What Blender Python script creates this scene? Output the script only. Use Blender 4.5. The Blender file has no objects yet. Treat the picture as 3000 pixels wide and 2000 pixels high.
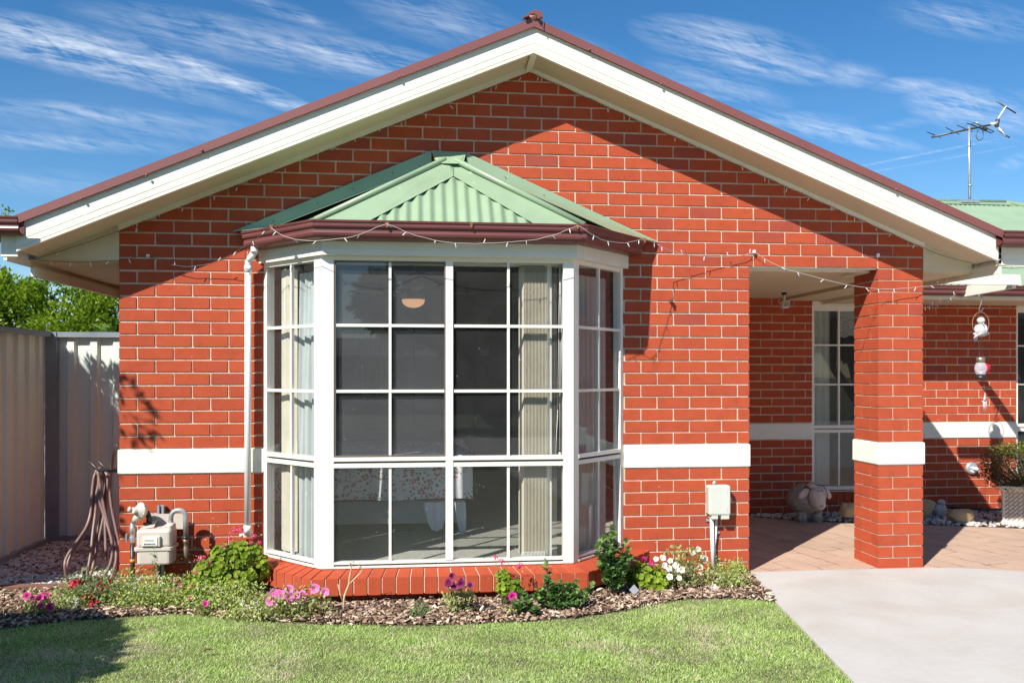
import bpy, math, random
import numpy as np
from mathutils import Vector, Matrix, noise as mnoise
random.seed(7); rng=np.random.default_rng(11)
R=math.radians
C=bpy.context.scene.collection
# ---------------------------------------------------------------- camera model (metric, calibrated on the brick courses)
TH=R(6.21); ST,CT=math.sin(TH),math.cos(TH); CAMY,CAMZ=-6.01,1.44
def W(px,py,y=None,z=None,x=None):
    """world point seen at photo position (px,py) (3000 px wide) at a known depth y, height z or side x"""
    u=(px-1500)/2500.; d=(ST+u*CT, CT-u*ST, (1095-py)/2500.)
    if y is not None: t=(y-CAMY)/d[1]
    elif z is not None: t=(z-CAMZ)/d[2]
    else: t=x/d[0]
    return Vector((d[0]*t, CAMY+d[1]*t, CAMZ+d[2]*t))
# ---------------------------------------------------------------- object helpers
BASE={}
def setp(o,label=None,cat=None,group=None,kind=None):
    if label: o['label']=label
    if cat: o['category']=cat
    if group: o['group']=group
    if kind: o['kind']=kind
    return o
def thing(name,label,cat,loc=(0,0,0),group=None):
    o=bpy.data.objects.new(name,None); C.objects.link(o); o.location=loc
    o.empty_display_size=.05
    BASE[o.name]=Vector(loc); return setp(o,label,cat,group)
class MB:
    def __init__(s): s.v=[]; s.f=[]; s.m=[]; s.t=[]; s.cur=0; s.tint=1.0; s.sm=[]; s.smooth=False
    def add(s,vs,fs):
        b=len(s.v); s.v.extend([tuple(q) for q in vs])
        for f in fs:
            s.f.append([b+i for i in f]); s.m.append(s.cur); s.t.append(s.tint); s.sm.append(s.smooth)
    def box(s,x0,x1,y0,y1,z0,z1):
        s.add([(x0,y0,z0),(x1,y0,z0),(x1,y1,z0),(x0,y1,z0),(x0,y0,z1),(x1,y0,z1),(x1,y1,z1),(x0,y1,z1)],
              [(0,3,2,1),(4,5,6,7),(0,1,5,4),(1,2,6,5),(2,3,7,6),(3,0,4,7)])
    def cbox(s,o,u,n,s0,s1,d0,d1,z0,z1):
        """box in a local frame: along u (2D) from s0..s1, along n from d0..d1"""
        P=lambda a,b,z:(o[0]+u[0]*a+n[0]*b,o[1]+u[1]*a+n[1]*b,z)
        s.add([P(s0,d1,z0),P(s1,d1,z0),P(s1,d0,z0),P(s0,d0,z0),P(s0,d1,z1),P(s1,d1,z1),P(s1,d0,z1),P(s0,d0,z1)],
              [(0,3,2,1),(4,5,6,7),(0,1,5,4),(1,2,6,5),(2,3,7,6),(3,0,4,7)])
    def quad(s,a,b,c,d): s.add([a,b,c,d],[(0,1,2,3)])
    def slab(s,pts,off):
        """polygon extruded by the vector off"""
        n=len(pts); o=Vector(off); a=[Vector(p) for p in pts]; b=[p+o for p in a]
        s.add(a+b,[tuple(range(n))[::-1],tuple(range(n,2*n))]+[(i,(i+1)%n,n+(i+1)%n,n+i) for i in range(n)])
    def tube(s,pts,r,n=8,caps=True):
        pts=[Vector(p) for p in pts]; m=len(pts); rs=r if isinstance(r,(list,tuple)) else [r]*m
        t0=(pts[1]-pts[0]).normalized(); a=Vector((0,0,1)) if abs(t0.z)<.9 else Vector((1,0,0))
        x=t0.cross(a).normalized(); vs=[]
        for i in range(m):
            t=((pts[min(i+1,m-1)]-pts[max(i-1,0)])).normalized()
            x=(x-t*x.dot(t)); x=x.normalized() if x.length>1e-6 else t.orthogonal().normalized()
            y=t.cross(x)
            for k in range(n):
                an=2*math.pi*k/n; vs.append(pts[i]+(x*math.cos(an)+y*math.sin(an))*rs[i])
        fs=[(i*n+k,i*n+(k+1)%n,(i+1)*n+(k+1)%n,(i+1)*n+k) for i in range(m-1) for k in range(n)]
        if caps: fs+= [tuple(range(n))[::-1], tuple((m-1)*n+k for k in range(n))]
        o=s.smooth; s.smooth=True; s.add(vs,fs); s.smooth=o
    def cyl(s,a,b,r,n=14): s.tube([a,b],r,n)
    def lathe(s,c,prof,n=18,axis=(0,0,1)):
        ax=Vector(axis).normalized(); x=ax.orthogonal().normalized(); y=ax.cross(x); c=Vector(c); vs=[];m=len(prof)
        for (r,h) in prof:
            for k in range(n):
                an=2*math.pi*k/n; vs.append(c+ax*h+(x*math.cos(an)+y*math.sin(an))*max(r,1e-5))
        fs=[(i*n+k,i*n+(k+1)%n,(i+1)*n+(k+1)%n,(i+1)*n+k) for i in range(m-1) for k in range(n)]
        fs+=[tuple(range(n))[::-1],tuple((m-1)*n+k for k in range(n))]
        o=s.smooth; s.smooth=True; s.add(vs,fs); s.smooth=o
    def blob(s,c,r,seed=0,amp=.08,freq=3.,nu=16,nv=10,rot=None):
        c=Vector(c); vs=[]; M=rot or Matrix.Identity(3)
        for j in range(nv+1):
            ph=math.pi*j/nv
            for i in range(nu):
                th=2*math.pi*i/nu; d=Vector((math.sin(ph)*math.cos(th),math.sin(ph)*math.sin(th),math.cos(ph)))
                k=1+amp*mnoise.noise(d*freq+Vector((seed*3.1,seed*1.7,seed)))
                vs.append(c+M@Vector((d.x*r[0]*k,d.y*r[1]*k,d.z*r[2]*k)))
        fs=[(j*nu+i,(j+1)*nu+i,(j+1)*nu+(i+1)%nu,j*nu+(i+1)%nu) for j in range(nv) for i in range(nu)]
        o=s.smooth; s.smooth=True; s.add(vs,fs); s.smooth=o
    def sweep(s,path,prof,close=False,endcaps=True):
        """plan polyline path [(x,y)...], profile [(out,z)...]; out is to the right-hand side of travel"""
        P=[Vector(p) for p in path]; n=len(P); rows=[]
        for i in range(n):
            ns=[]
            if i>0: d=(P[i]-P[i-1]).normalized(); ns.append(Vector((d.y,-d.x)))
            if i<n-1: d=(P[i+1]-P[i]).normalized(); ns.append(Vector((d.y,-d.x)))
            nn=sum(ns,Vector((0,0))).normalized(); k=1/max(.3,nn.dot(ns[0]))
            rows.append([(P[i].x+nn.x*o*k,P[i].y+nn.y*o*k,z) for o,z in prof])
        s.rows(rows,close,endcaps)
    def rows(s,rows,close=True,endcaps=True):
        m=len(rows[0]); vs=[v for r in rows for v in r]; fs=[]
        rng_=range(m) if close else range(m-1)
        for i in range(len(rows)-1):
            for j in rng_: fs.append((i*m+j,i*m+(j+1)%m,(i+1)*m+(j+1)%m,(i+1)*m+j))
        if endcaps and close: fs+=[tuple(range(m))[::-1],tuple((len(rows)-1)*m+j for j in range(m))]
        s.add(vs,fs)
    def build(s,name,mats,parent=None,label=None,cat=None,group=None,kind=None,base=None,recalc=True):
        me=bpy.data.meshes.new(name)
        b=Vector((0,0,0))
        if parent is not None: b=BASE[parent.name]
        if base is not None: b=Vector(base)
        me.from_pydata([(v[0]-b.x,v[1]-b.y,v[2]-b.z) for v in s.v],[],s.f)
        if not isinstance(mats,(list,tuple)): mats=[mats]
        for m in mats: me.materials.append(m)
        me.polygons.foreach_set('material_index',s.m); me.polygons.foreach_set('use_smooth',s.sm)
        a=me.attributes.new('tint','FLOAT','FACE'); a.data.foreach_set('value',[float(t) for t in s.t])
        if recalc:
            import bmesh
            bm=bmesh.new(); bm.from_mesh(me); bmesh.ops.recalc_face_normals(bm,faces=bm.faces); bm.to_mesh(me); bm.free()
        me.update()
        o=bpy.data.objects.new(name,me); C.objects.link(o)
        if base is not None: o.location=b
        if parent is not None:
            o.parent=parent; BASE[o.name]=BASE[parent.name]
        else: BASE[o.name]=b
        return setp(o,label,cat,group,kind)
def npmesh(name,V,F,mat,tint=None,parent=None,base=None,smooth=False,label=None,cat=None,group=None,kind=None):
    """mesh from numpy arrays, F (n,3) or (n,4)"""
    me=bpy.data.meshes.new(name); n,k=F.shape
    b=np.array(BASE[parent.name] if parent is not None else (base if base is not None else (0,0,0)),dtype=float)
    me.vertices.add(len(V)); me.vertices.foreach_set('co',(V-b).astype(np.float32).ravel())
    me.loops.add(n*k); me.loops.foreach_set('vertex_index',F.astype(np.int32).ravel())
    me.polygons.add(n); me.polygons.foreach_set('loop_start',np.arange(0,n*k,k,dtype=np.int32))
    me.polygons.foreach_set('use_smooth',np.full(n,smooth))
    me.materials.append(mat); me.update(calc_edges=True)
    if tint is not None:
        a=me.attributes.new('tint','FLOAT','FACE'); a.data.foreach_set('value',tint.astype(np.float32))
    o=bpy.data.objects.new(name,me); C.objects.link(o)
    if parent is not None: o.parent=parent; BASE[o.name]=BASE[parent.name]
    else: o.location=tuple(b); BASE[o.name]=Vector(b)
    return setp(o,label,cat,group,kind)
# ---------------------------------------------------------------- materials
def lin(c):
    if isinstance(c,str):
        c=[int(c[i:i+2],16)/255 for i in (0,2,4)]
        c=[x/12.92 if x<=.04045 else ((x+.055)/1.055)**2.4 for x in c]
    return (c[0],c[1],c[2],1)
class NT:
    def __init__(s,tree): s.t=tree; s.n=tree.nodes; s.l=tree.links
    def new(s,typ,**k):
        nd=s.n.new(typ)
        for a,b in k.items(): setattr(nd,a,b)
        return nd
    def link(s,a,b): s.l.new(a,b)
    def math(s,op,a,b=None,clamp=False):
        nd=s.new('ShaderNodeMath',operation=op,use_clamp=clamp)
        for i,q in enumerate((a,b)):
            if q is None: continue
            if isinstance(q,(int,float)): nd.inputs[i].default_value=q
            else: s.link(q,nd.inputs[i])
        return nd.outputs[0]
    def mix(s,f,a,b,mode='MIX'):
        nd=s.new('ShaderNodeMix',data_type='RGBA',blend_type=mode)
        for q,i in ((f,0),(a,6),(b,7)):
            if isinstance(q,(int,float)): nd.inputs[i].default_value=q
            elif isinstance(q,tuple): nd.inputs[i].default_value=q
            else: s.link(q,nd.inputs[i])
        return nd.outputs[2]
    def ramp(s,f,st):
        nd=s.new('ShaderNodeValToRGB'); e=nd.color_ramp.elements
        while len(e)<len(st): e.new(.5)
        for el,(p,c) in zip(e,st): el.position=p; el.color=c if len(c)==4 else (*c,1)
        s.link(f,nd.inputs[0]); return nd.outputs[0]
    def noise(s,vec,scale,detail=3,rough=.5,dist=0):
        nd=s.new('ShaderNodeTexNoise'); nd.inputs['Scale'].default_value=scale; nd.inputs['Detail'].default_value=detail
        nd.inputs['Roughness'].default_value=rough; nd.inputs['Distortion'].default_value=dist
        if vec is not None: s.link(vec,nd.inputs['Vector'])
        return nd.outputs['Fac']
def newmat(name):
    m=bpy.data.materials.new(name); m.use_nodes=True; nt=NT(m.node_tree); nt.n.clear()
    out=nt.new('ShaderNodeOutputMaterial'); b=nt.new('ShaderNodeBsdfPrincipled'); nt.link(b.outputs[0],out.inputs[0])
    return m,nt,b,out
def mat(name,col,rough=.6,var=.12,vscale=6.,bump=0.,bscale=40.,metal=0.,spec=.5,tint=0.,dirt=None,stretch=None):
    """base colour with noise variation, optional per-face tint attribute, bump and dirt speckles"""
    m,nt,b,out=newmat(name); geo=nt.new('ShaderNodeTexCoord').outputs['Object']
    if stretch:
        mp=nt.new('ShaderNodeMapping'); mp.inputs['Scale'].default_value=stretch; nt.link(geo,mp.inputs[0]); geo=mp.outputs[0]
    c=lin(col); d=tuple(max(0,x*(1-var*1.6)) for x in c[:3])+(1,); e=tuple(min(1,x*(1+var)) for x in c[:3])+(1,)
    o=nt.ramp(nt.noise(geo,vscale,5,.6),[(.3,d),(.5,c),(.72,e)])
    if tint:
        at=nt.new('ShaderNodeAttribute',attribute_name='tint'); 
        v=nt.new('ShaderNodeVectorMath',operation='SCALE'); nt.link(o,v.inputs[0]); nt.link(at.outputs['Fac'],v.inputs[3]); o=v.outputs[0]
    if dirt:
        f=nt.ramp(nt.noise(geo,dirt[1],2,.5),[(dirt[2],(0,0,0)),(dirt[2]+.04,(1,1,1))])
        o=nt.mix(f,o,lin(dirt[0]))
    nt.link(o,b.inputs['Base Color'])
    b.inputs['Roughness'].default_value=rough; b.inputs['Metallic'].default_value=metal; b.inputs['Specular IOR Level'].default_value=spec
    if bump:
        bp=nt.new('ShaderNodeBump'); bp.inputs['Strength'].default_value=bump; bp.inputs['Distance'].default_value=.01
        nt.link(nt.noise(geo,bscale,5,.6),bp.inputs['Height']); nt.link(bp.outputs[0],b.inputs['Normal'])
    return m
def leafmat(name,ca,cb,trans=.35,rough=.5,cc=None):
    """leaf: colour runs from ca to cb with the per-leaf tint, light passes through"""
    m,nt,b,out=newmat(name); at=nt.new('ShaderNodeAttribute',attribute_name='tint')
    st=[(0,lin(ca)),(1,lin(cb))] if cc is None else [(0,lin(ca)),(.6,lin(cb)),(1,lin(cc))]
    o=nt.ramp(at.outputs['Fac'],st)
    nt.link(o,b.inputs['Base Color']); b.inputs['Roughness'].default_value=rough; b.inputs['Specular IOR Level'].default_value=.35
    tr=nt.new('ShaderNodeBsdfTranslucent'); nt.link(o,tr.inputs[0]); mx=nt.new('ShaderNodeMixShader'); mx.inputs[0].default_value=trans
    nt.link(b.outputs[0],mx.inputs[1]); nt.link(tr.outputs[0],mx.inputs[2]); nt.link(mx.outputs[0],out.inputs[0]); return m
M={}
def brickmat(name='brick'):
    m,nt,b,out=newmat(name); geo=nt.new('ShaderNodeTexCoord').outputs['Object']; at=nt.new('ShaderNodeAttribute',attribute_name='tint').outputs['Fac']
    base=nt.ramp(at,[(0,lin((.33,.070,.046))),(.2,lin((.37,.070,.037))),(.35,lin((.40,.074,.033))),(1,lin((.46,.086,.035)))])
    n=nt.noise(geo,9,5,.65); n2=nt.ramp(n,[(.2,(.82,.80,.81)),(.5,(1,1,1)),(.8,(1.10,1.10,1.12))])
    o=nt.mix(1.0,base,n2,'MULTIPLY')
    mp=nt.new('ShaderNodeMapping'); mp.inputs['Scale'].default_value=(5,5,50); nt.link(geo,mp.inputs[0])
    o=nt.mix(1.0,o,nt.ramp(nt.noise(mp.outputs[0],3,3,.6),[(.3,(.93,.92,.92)),(.7,(1.06,1.06,1.06))]),'MULTIPLY')
    sp=nt.ramp(nt.noise(geo,55,2,.5),[(.76,(0,0,0)),(.78,(1,1,1))]); o=nt.mix(sp,o,lin((.62,.5,.42)))
    nt.link(o,b.inputs['Base Color']); b.inputs['Roughness'].default_value=.8; b.inputs['Specular IOR Level'].default_value=.15
    bp=nt.new('ShaderNodeBump'); bp.inputs['Strength'].default_value=.22; bp.inputs['Distance'].default_value=.004
    nt.link(nt.noise(geo,70,4,.6),bp.inputs['Height']); nt.link(bp.outputs[0],b.inputs['Normal']); return m
M['brick']=brickmat()
M['mortar']=mat('mortar',(.66,.50,.37),.9,.15,8,.5,120)
M['cream']=mat('cream_paint',(.80,.77,.64),.5,.05,2.2,.08,40,stretch=(1,1,.25))
M['band']=mat('rendered_band',(.80,.78,.69),.8,.03,4,.5,90)
M['frame']=mat('window_frame',(.80,.77,.69),.32,.03,4)
M['maroon']=mat('maroon_metal',(.155,.052,.048),.36,.10,3,.03,20,spec=.5)
M['capmaroon']=mat('barge_cap_maroon',(.215,.078,.07),.4,.06,2,.03,20,spec=.5)
M['green']=mat('green_roof_metal',(.27,.37,.235),.36,.07,3,.04,14,spec=.5,dirt=((.7,.74,.66),26,.73))
M['darkgap']=mat('dark_gap',(.03,.025,.02),.8,.1)
M['soffit']=mat('soffit_board',(.64,.55,.39),.7,.05,2,.08,30)  # yellow of the light bounced off the lawn is put into this colour
M['pvc']=mat('white_plastic_pipe',(.78,.79,.78),.3,.03,3)
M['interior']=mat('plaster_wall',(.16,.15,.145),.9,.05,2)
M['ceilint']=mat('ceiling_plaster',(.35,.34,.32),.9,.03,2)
M['carpet']=mat('carpet',(.46,.44,.39),.95,.18,60,.8,300)
M['concrete']=None
# glass
def glassmat(name,tint=(.93,.95,.94),refl=1.0):
    m,nt,b,out=newmat(name); nt.n.remove(b)
    tr=nt.new('ShaderNodeBsdfTransparent'); tr.inputs[0].default_value=(*tint,1)
    gl=nt.new('ShaderNodeBsdfGlossy'); gl.inputs['Roughness'].default_value=.004
    mx=nt.new('ShaderNodeMixShader'); g_=nt.new('ShaderNodeNewGeometry'); dt=nt.new('ShaderNodeVectorMath',operation='DOT_PRODUCT')
    nt.link(g_.outputs['Normal'],dt.inputs[0]); nt.link(g_.outputs['Incoming'],dt.inputs[1])
    sch=nt.math('ADD',nt.math('MULTIPLY',nt.math('POWER',nt.math('SUBTRACT',1.0,nt.math('ABSOLUTE',dt.outputs['Value'])),5.0),.62),.075)
    geo=nt.new('ShaderNodeTexCoord').outputs['Object']
    bp=nt.new('ShaderNodeBump'); bp.inputs['Strength'].default_value=.03; bp.inputs['Distance'].default_value=.01
    nt.link(nt.noise(geo,3,1,.4),bp.inputs['Height']); nt.link(bp.outputs[0],gl.inputs['Normal'])
    nt.link(nt.math('MULTIPLY',sch,refl,True),mx.inputs[0]); nt.link(tr.outputs[0],mx.inputs[1]); nt.link(gl.outputs[0],mx.inputs[2])
    # specks of dust, plus a pale haze mixed in to lighten the panes
    df=nt.new('ShaderNodeBsdfDiffuse'); df.inputs[0].default_value=(.7,.7,.68,1); m2=nt.new('ShaderNodeMixShader')
    f=nt.math('MULTIPLY',nt.ramp(nt.noise(geo,75,1,.4),[(.80,(0,0,0)),(.82,(1,1,1))]),.7)
    f2=nt.math('ADD',f,nt.math('MULTIPLY',nt.noise(geo,1.6,5,.7,.8),.055))
    nt.link(f2,m2.inputs[0]); nt.link(mx.outputs[0],m2.inputs[1]); nt.link(df.outputs[0],m2.inputs[2]); nt.link(m2.outputs[0],out.inputs[0]); return m
M['glass']=glassmat('window_glass')
def screenmat():
    m,nt,b,out=newmat('insect_screen'); b.inputs['Base Color'].default_value=(.16,.16,.17,1); b.inputs['Roughness'].default_value=.7
    tr=nt.new('ShaderNodeBsdfTransparent'); mx=nt.new('ShaderNodeMixShader'); geo=nt.new('ShaderNodeTexCoord').outputs['Object']
    mp=nt.new('ShaderNodeMapping'); mp.inputs['Scale'].default_value=(1,1,60); nt.link(geo,mp.inputs[0])
    f=nt.ramp(nt.noise(mp.outputs[0],8,3,.6),[(.3,(.26,)*3),(.7,(.36,)*3)])
    nt.link(f,mx.inputs[0]); nt.link(tr.outputs[0],mx.inputs[1]); nt.link(b.outputs[0],mx.inputs[2]); nt.link(mx.outputs[0],out.inputs[0]); return m
M['screen']=screenmat()
# ================================================================= THE HOUSE
H=thing('brick_house','red brick bungalow with cream gable, white bay window and green metal bay roof','house',(0,0,0))
BX0=-2.012; MOD=.2403; CH=.086; ZB=.933       # brick grid of the front wall
def apexz(x): return 3.594-.4213*(.776-x) if x<.776 else 3.594-.4045*(x-.776)
def brick_tint(k):
    r=rng.random()
    if r<.015+.10*(k>13): return rng.uniform(.0,.2)
    return rng.uniform(.3,.8)
def zk(k): return ZB+CH*k-.0 if k>=0 else ZB+CH*k
def bricks(mb,x0,x1,k0,k1,y,dy=.1,openings=(),grid=BX0,mod=MOD,top=None,face=1,shift=0):
    """courses of brick on the plane y, from x0 to x1; face=1 looks towards -y"""
    g=.012
    for k in range(k0,k1):
        z0=zk(k)+.0068; z1=zk(k)+CH-.0060
        odd=(k+shift)%2
        s=grid-(mod*.5 if odd else 0)
        i0=int(math.floor((x0-s)/mod))-1; i1=int(math.ceil((x1-s)/mod))+1
        for i in range(i0,i1):
            a=max(s+i*mod,x0); b=min(s+(i+1)*mod-g,x1)
            segs=[(a,b)]
            for (ox0,ox1,oz0,oz1) in openings:
                if z1<=oz0 or z0>=oz1: continue
                ns=[]
                for (p,q) in segs:
                    if q<=ox0 or p>=ox1: ns.append((p,q)); continue
                    if p<ox0: ns.append((p,min(q,ox0)))
                    if q>ox1: ns.append((max(p,ox1),q))
                segs=ns
            for (p,q) in segs:
                if q-p<.03: continue
                if top and z0>top((p+q)/2)+.02: continue
                mb.tint=brick_tint(k); mb.cur=0
                j=rng.uniform(-.0012,.0012); yy=rng.uniform(-.0012,.0012); e=rng.uniform(-.001,.001)
                mb.box(p+j,q+j,y+yy,y+dy,z0+e,z1+e*.5)
# -- front wall
mb=MB()
OPB=(-1.045,1.452,-1,2.215); OPP=(2.397,9,-1,2.223); OPN=(2.397,3.385,-1,2.223)
bricks(mb,BX0,3.745,-11,-2,0,openings=[(-1.045,1.452,-1,.13),(-1.045,1.452,.13,2.2),OPP],top=apexz)
bricks(mb,BX0,3.745,0,15,0,openings=[OPB,OPP],top=apexz)
bricks(mb,BX0,3.745,15,32,0,openings=[(-1.045,1.452,-1,2.215)],top=apexz)
mb.tint=1; mb.cur=1
G=.0062
for a,b in ((BX0+.004,-1.05),(1.457,2.393)): mb.box(a,b,G,.104,-.05,2.222)
mb.slab([(BX0+.004,G,2.222),(3.741,G,2.222),(3.741,G,apexz(3.74)+.03),(.776,G,3.63),(BX0+.004,G,apexz(BX0)+.03)],(0,.1,0))
fw=mb.build('front_wall',[M['brick'],M['mortar']],H)
# band (rendered course), slightly proud with soft edges
def band(name,x0,x1,y0,y1,p=.007):
    b=MB(); b.smooth=False
    z0,z1=.765,.930; e=.006
    for (a,c) in (((x0,x1,y0,y1)),):pass
    return b
mb=MB()
def bevbox(mb,x0,x1,y0,y1,z0,z1,e=.006):
    v=[];
    for z,i in ((z0,e),(z0+e,0),(z1-e,0),(z1,e)):
        v.append([(x0+i,y0+i,z),(x1-i,y0+i,z),(x1-i,y1-i,z),(x0+i,y1-i,z)])
    mb.rows(v,True,True)
for xa,xb in ((BX0-.008,-1.05),(1.462,2.402)): mb=MB(); bevbox(mb,xa,xb,-.008,.112,.763,.929); mb.build('rendered_band',M['band'],H)
# -- porch column 0.35 x 0.35
col=MB(); cx0,cx1=3.392,3.745
S=cx1-cx0; h=.11; f=S-.12
def colrow(mb,k,odd):
    z0=zk(k)+.006; z1=zk(k)+CH-.005
    if not odd: L=[(0,h,0,f),(h+.01,S,0,h),(S-h,S,h+.01,S),(0,f,S-h,S)]
    else: L=[(0,f,0,h),(S-h,S,0,f),(h+.01,S,S-h,S),(0,h,h+.01,S)]
    for a,b,c,d in L:
        mb.tint=brick_tint(k); mb.cur=0; j=rng.uniform(-.001,.001)
        mb.box(cx0+a+j,cx0+b+j,c+j,d+j,z0,z1)
for k in range(-11,-2): colrow(col,k,k%2)
for k in range(0,15): colrow(col,k,k%2)
col.tint=1; col.cur=1; col.box(cx0+.0062,cx1-.0062,.0062,.0062+S-.0124,-.05,2.222)
col.build('porch_column',[M['brick'],M['mortar']],H)
mb=MB(); bevbox(mb,cx0-.009,cx1+.009,-.009,S+.009,.763,.931,.008); mb.build('column_band',M['band'],H)
# -- wall between room and porch, back wing wall, left side wall
YB=2.45
mb=MB(); OW1=(4.05,5.16,.235,2.15); OW2=(6.325,7.9,.235,2.15)
bricks(mb,2.40,12.0,-13,-2,YB,openings=[OW1,OW2],grid=3.372-.2403*4+.012)
bricks(mb,2.40,12.0,0,16,YB,openings=[OW1,OW2],grid=3.372-.2403*4+.012)
mb.cur=1; mb.tint=1
for a,b,c,d in ((2.41,4.045,-.2,2.3),(5.165,6.32,-.2,2.3),(7.905,12,-.2,2.3),(4.045,5.165,-.2,.228),(6.32,7.905,-.2,.228),(4.045,5.165,2.155,2.3),(6.32,7.905,2.155,2.3)):
    mb.box(a,b,YB+.006,YB+.11,c,d)
mb.build('porch_back_wall',[M['brick'],M['mortar']],H)
for a,b in ((2.39,4.046),(5.164,6.321),(7.904,12.01)): mb=MB(); bevbox(mb,a,b,YB-.008,YB+.1,.763,.929); mb.build('back_wall_band',M['band'],H)
mb=MB(); mb.box(2.29,2.389,.106,YB,-.1,2.22); mb.build('side_wall',M['mortar'],H); mb=MB(); mb.box(BX0+.0085,BX0+.1,.106,7.,-.1,2.4); mb.build('side_wall',M['mortar'],H)
# bricks on the left flank (turned copy of the courses)
for k in list(range(-11,-2))+list(range(0,16)):
    if k in (-11,0): mb=MB()
    z0=zk(k)+.006; z1=zk(k)+CH-.005; y=.112 if k%2 else .24*.5+.112
    if not k%2==1: mb.tint=brick_tint(k); mb.box(BX0,BX0+.1,.112,.112+.11,z0,z1)
    while y<6.5:
        mb.tint=brick_tint(k); mb.box(BX0,BX0+.1,y+.01,y+.24,z0,z1); y+=.24
    if k in (-3,15): mb.build('flank_bricks',M['brick'],H)
# ---------------------------------------------------------------- main roof
YG=-.31
AP=(.767,3.602); LE=(-2.532,2.213); RE=(4.125,2.25)
LP=[LE,AP,RE]
def rake(prof,name,m,ext=0,parent=H):
    """profile [(y,dz)] carried along the two rakes of the gable"""
    mb=MB(); rows=[]
    for (x,z) in LP: rows.append([(x,y,z+dz) for y,dz in prof])
    if ext:
        rows[0]=[(v[0]-ext,v[1],v[2]-ext*.4205) for v in rows[0]]; rows[2]=[(v[0]+ext,v[1],v[2]-ext*.4033) for v in rows[2]]
    mb.rows(rows,True,True); return mb.build(name,m,parent)
g=.004
prof=[(YG+.03,0),(YG,0),(YG,.018),(YG+g,.020),(YG+g,.0225),(YG,.0245),(YG,.062),(YG+g,.064),(YG+g,.0665),(YG,.0685),(YG,.171),(YG+.03,.171)]
bb=rake(prof,'barge_board',M['cream'])
rake([(YG+.02,.172),(YG-.024,.172),(YG-.024,.166),(YG-.026,.166),(YG-.026,.224),(YG+.10,.228),(YG+.10,.222),(YG+.02,.220)],'barge_cap',M['capmaroon'],.03)
# raked soffit and quad moulding at the wall
rake([(YG+.03,.012),(YG+.03,.024),(.0,.024),(.0,.008)],'gable_soffit',M['soffit'])
mb=MB(); rows=[]
for x in (BX0+.0,.776,3.745): rows.append([(x,y,apexz(x)+dz) for y,dz in ((0.0,-.012),(-.022,-.012),(-.024,.035),(0.0,.035))])
mb.rows(rows,True,True); mb.build('soffit_moulding',M['cream'],H)
mb=MB(); mb.box(.75,.79,YG+.03,-.024,3.585,3.612); mb.build('soffit_joint',M['cream'],H)
# roof sheets (green corrugated)
def corrugated(mb,o,u,w,L,Hh,per=.076,amp=.008,n=None,trim=None,res=8):
    """sheet: origin o, across-direction u (length L), up-slope direction w (length Hh or function of s)"""
    o=Vector(o);u=Vector(u).normalized();w=Vector(w).normalized(); nn=u.cross(w).normalized()
    N=int(L/per*res); vs=[];fs=[]
    for i in range(N+1):
        s=L*i/N; lo,hi=(trim(s) if trim else (0,Hh)); a=amp*math.sin(2*math.pi*s/per)
        vs+= [o+u*s+w*lo+nn*a, o+u*s+w*hi+nn*a]
    fs=[(2*i,2*i+2,2*i+3,2*i+1) for i in range(N)]
    t=mb.smooth; mb.smooth=True; mb.add(vs,fs); mb.smooth=t
mb=MB(); RT=.215
sl=(Vector((AP[0],0,AP[1]))-Vector((LE[0],0,LE[1]))); sr=(Vector((AP[0],0,AP[1]))-Vector((RE[0],0,RE[1])))
corrugated(mb,(LE[0]-.05,YG+.02,LE[1]+RT-.02),(0,1,0),sl,7.5,sl.length+.04,res=4)
corrugated(mb,(RE[0]+.02,YG+.02,RE[1]+RT-.01),(0,1,0),sr,7.5,sr.length+.01,res=4)
mb.build('main_roof',M['green'],H,recalc=False)
mb=MB(); mb.slab([(LE[0]+.01,YG+.03,LE[1]+.03),(AP[0],YG+.03,AP[1]+.03),(RE[0],YG+.03,RE[1]+.03),(RE[0],YG+.03,RE[1]+.17),(AP[0],YG+.03,AP[1]+.17),(LE[0]+.01,YG+.03,LE[1]+.17)],(0,.27,0))
mb.build('roof_frame',M['darkgap'],H)
# ridge end piece: crumpled flashing on the apex
mb=MB(); 
for i,(x,z,w,hh,an) in enumerate([(-.035,.262,.045,.018,.5),(-.012,.277,.035,.020,.1),(.012,.28,.02,.03,-.3),(.022,.272,.018,.036,-.5),(.034,.262,.018,.04,-.7),(.042,.245,.03,.02,.6),(-.055,.245,.04,.012,.4),(.03,.24,.03,.014,.7)]):
    c,s_=math.cos(an),math.sin(an); P=[]
    for dx,dz in ((-w/2,-hh/2),(w/2,-hh/2),(w/2,hh/2),(-w/2,hh/2)): P.append((AP[0]+x+dx*c-dz*s_,YG-.03-.004*i,AP[1]+z-.02+dx*s_+dz*c))
    mb.slab(P,(0,.05,0))
mb.blob((AP[0],YG+.03,AP[1]+.225),(.06,.07,.04),3,.2)
mb.tube([(AP[0]+.062,YG-.035,AP[1]+.196),(AP[0]+.058,YG-.037,AP[1]+.165),(AP[0]+.064,YG-.036,AP[1]+.14),(AP[0]+.07,YG-.036,AP[1]+.138)],.003,5)
mb.build('ridge_end_flashing',M['capmaroon'],H)
mb=MB()
mb.tube([(AP[0],YG,AP[1]+.235),(AP[0],7,AP[1]+.235)],.035,10); mb.build('ridge_cap',M['green'],H)
# screws on the barge cap
for (px,py) in ((240,582),(430,514),(592,441),(1170,226),(1937,247),(2625,555),(1726,146)):
    p=W(px,py,y=YG-.028); mb=MB(); mb.lathe(p,[(.009,0),(.008,.006),(.003,.01)],8,(0,-1,0)); mb.build('cap_screw',M['capmaroon'],H)
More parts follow.
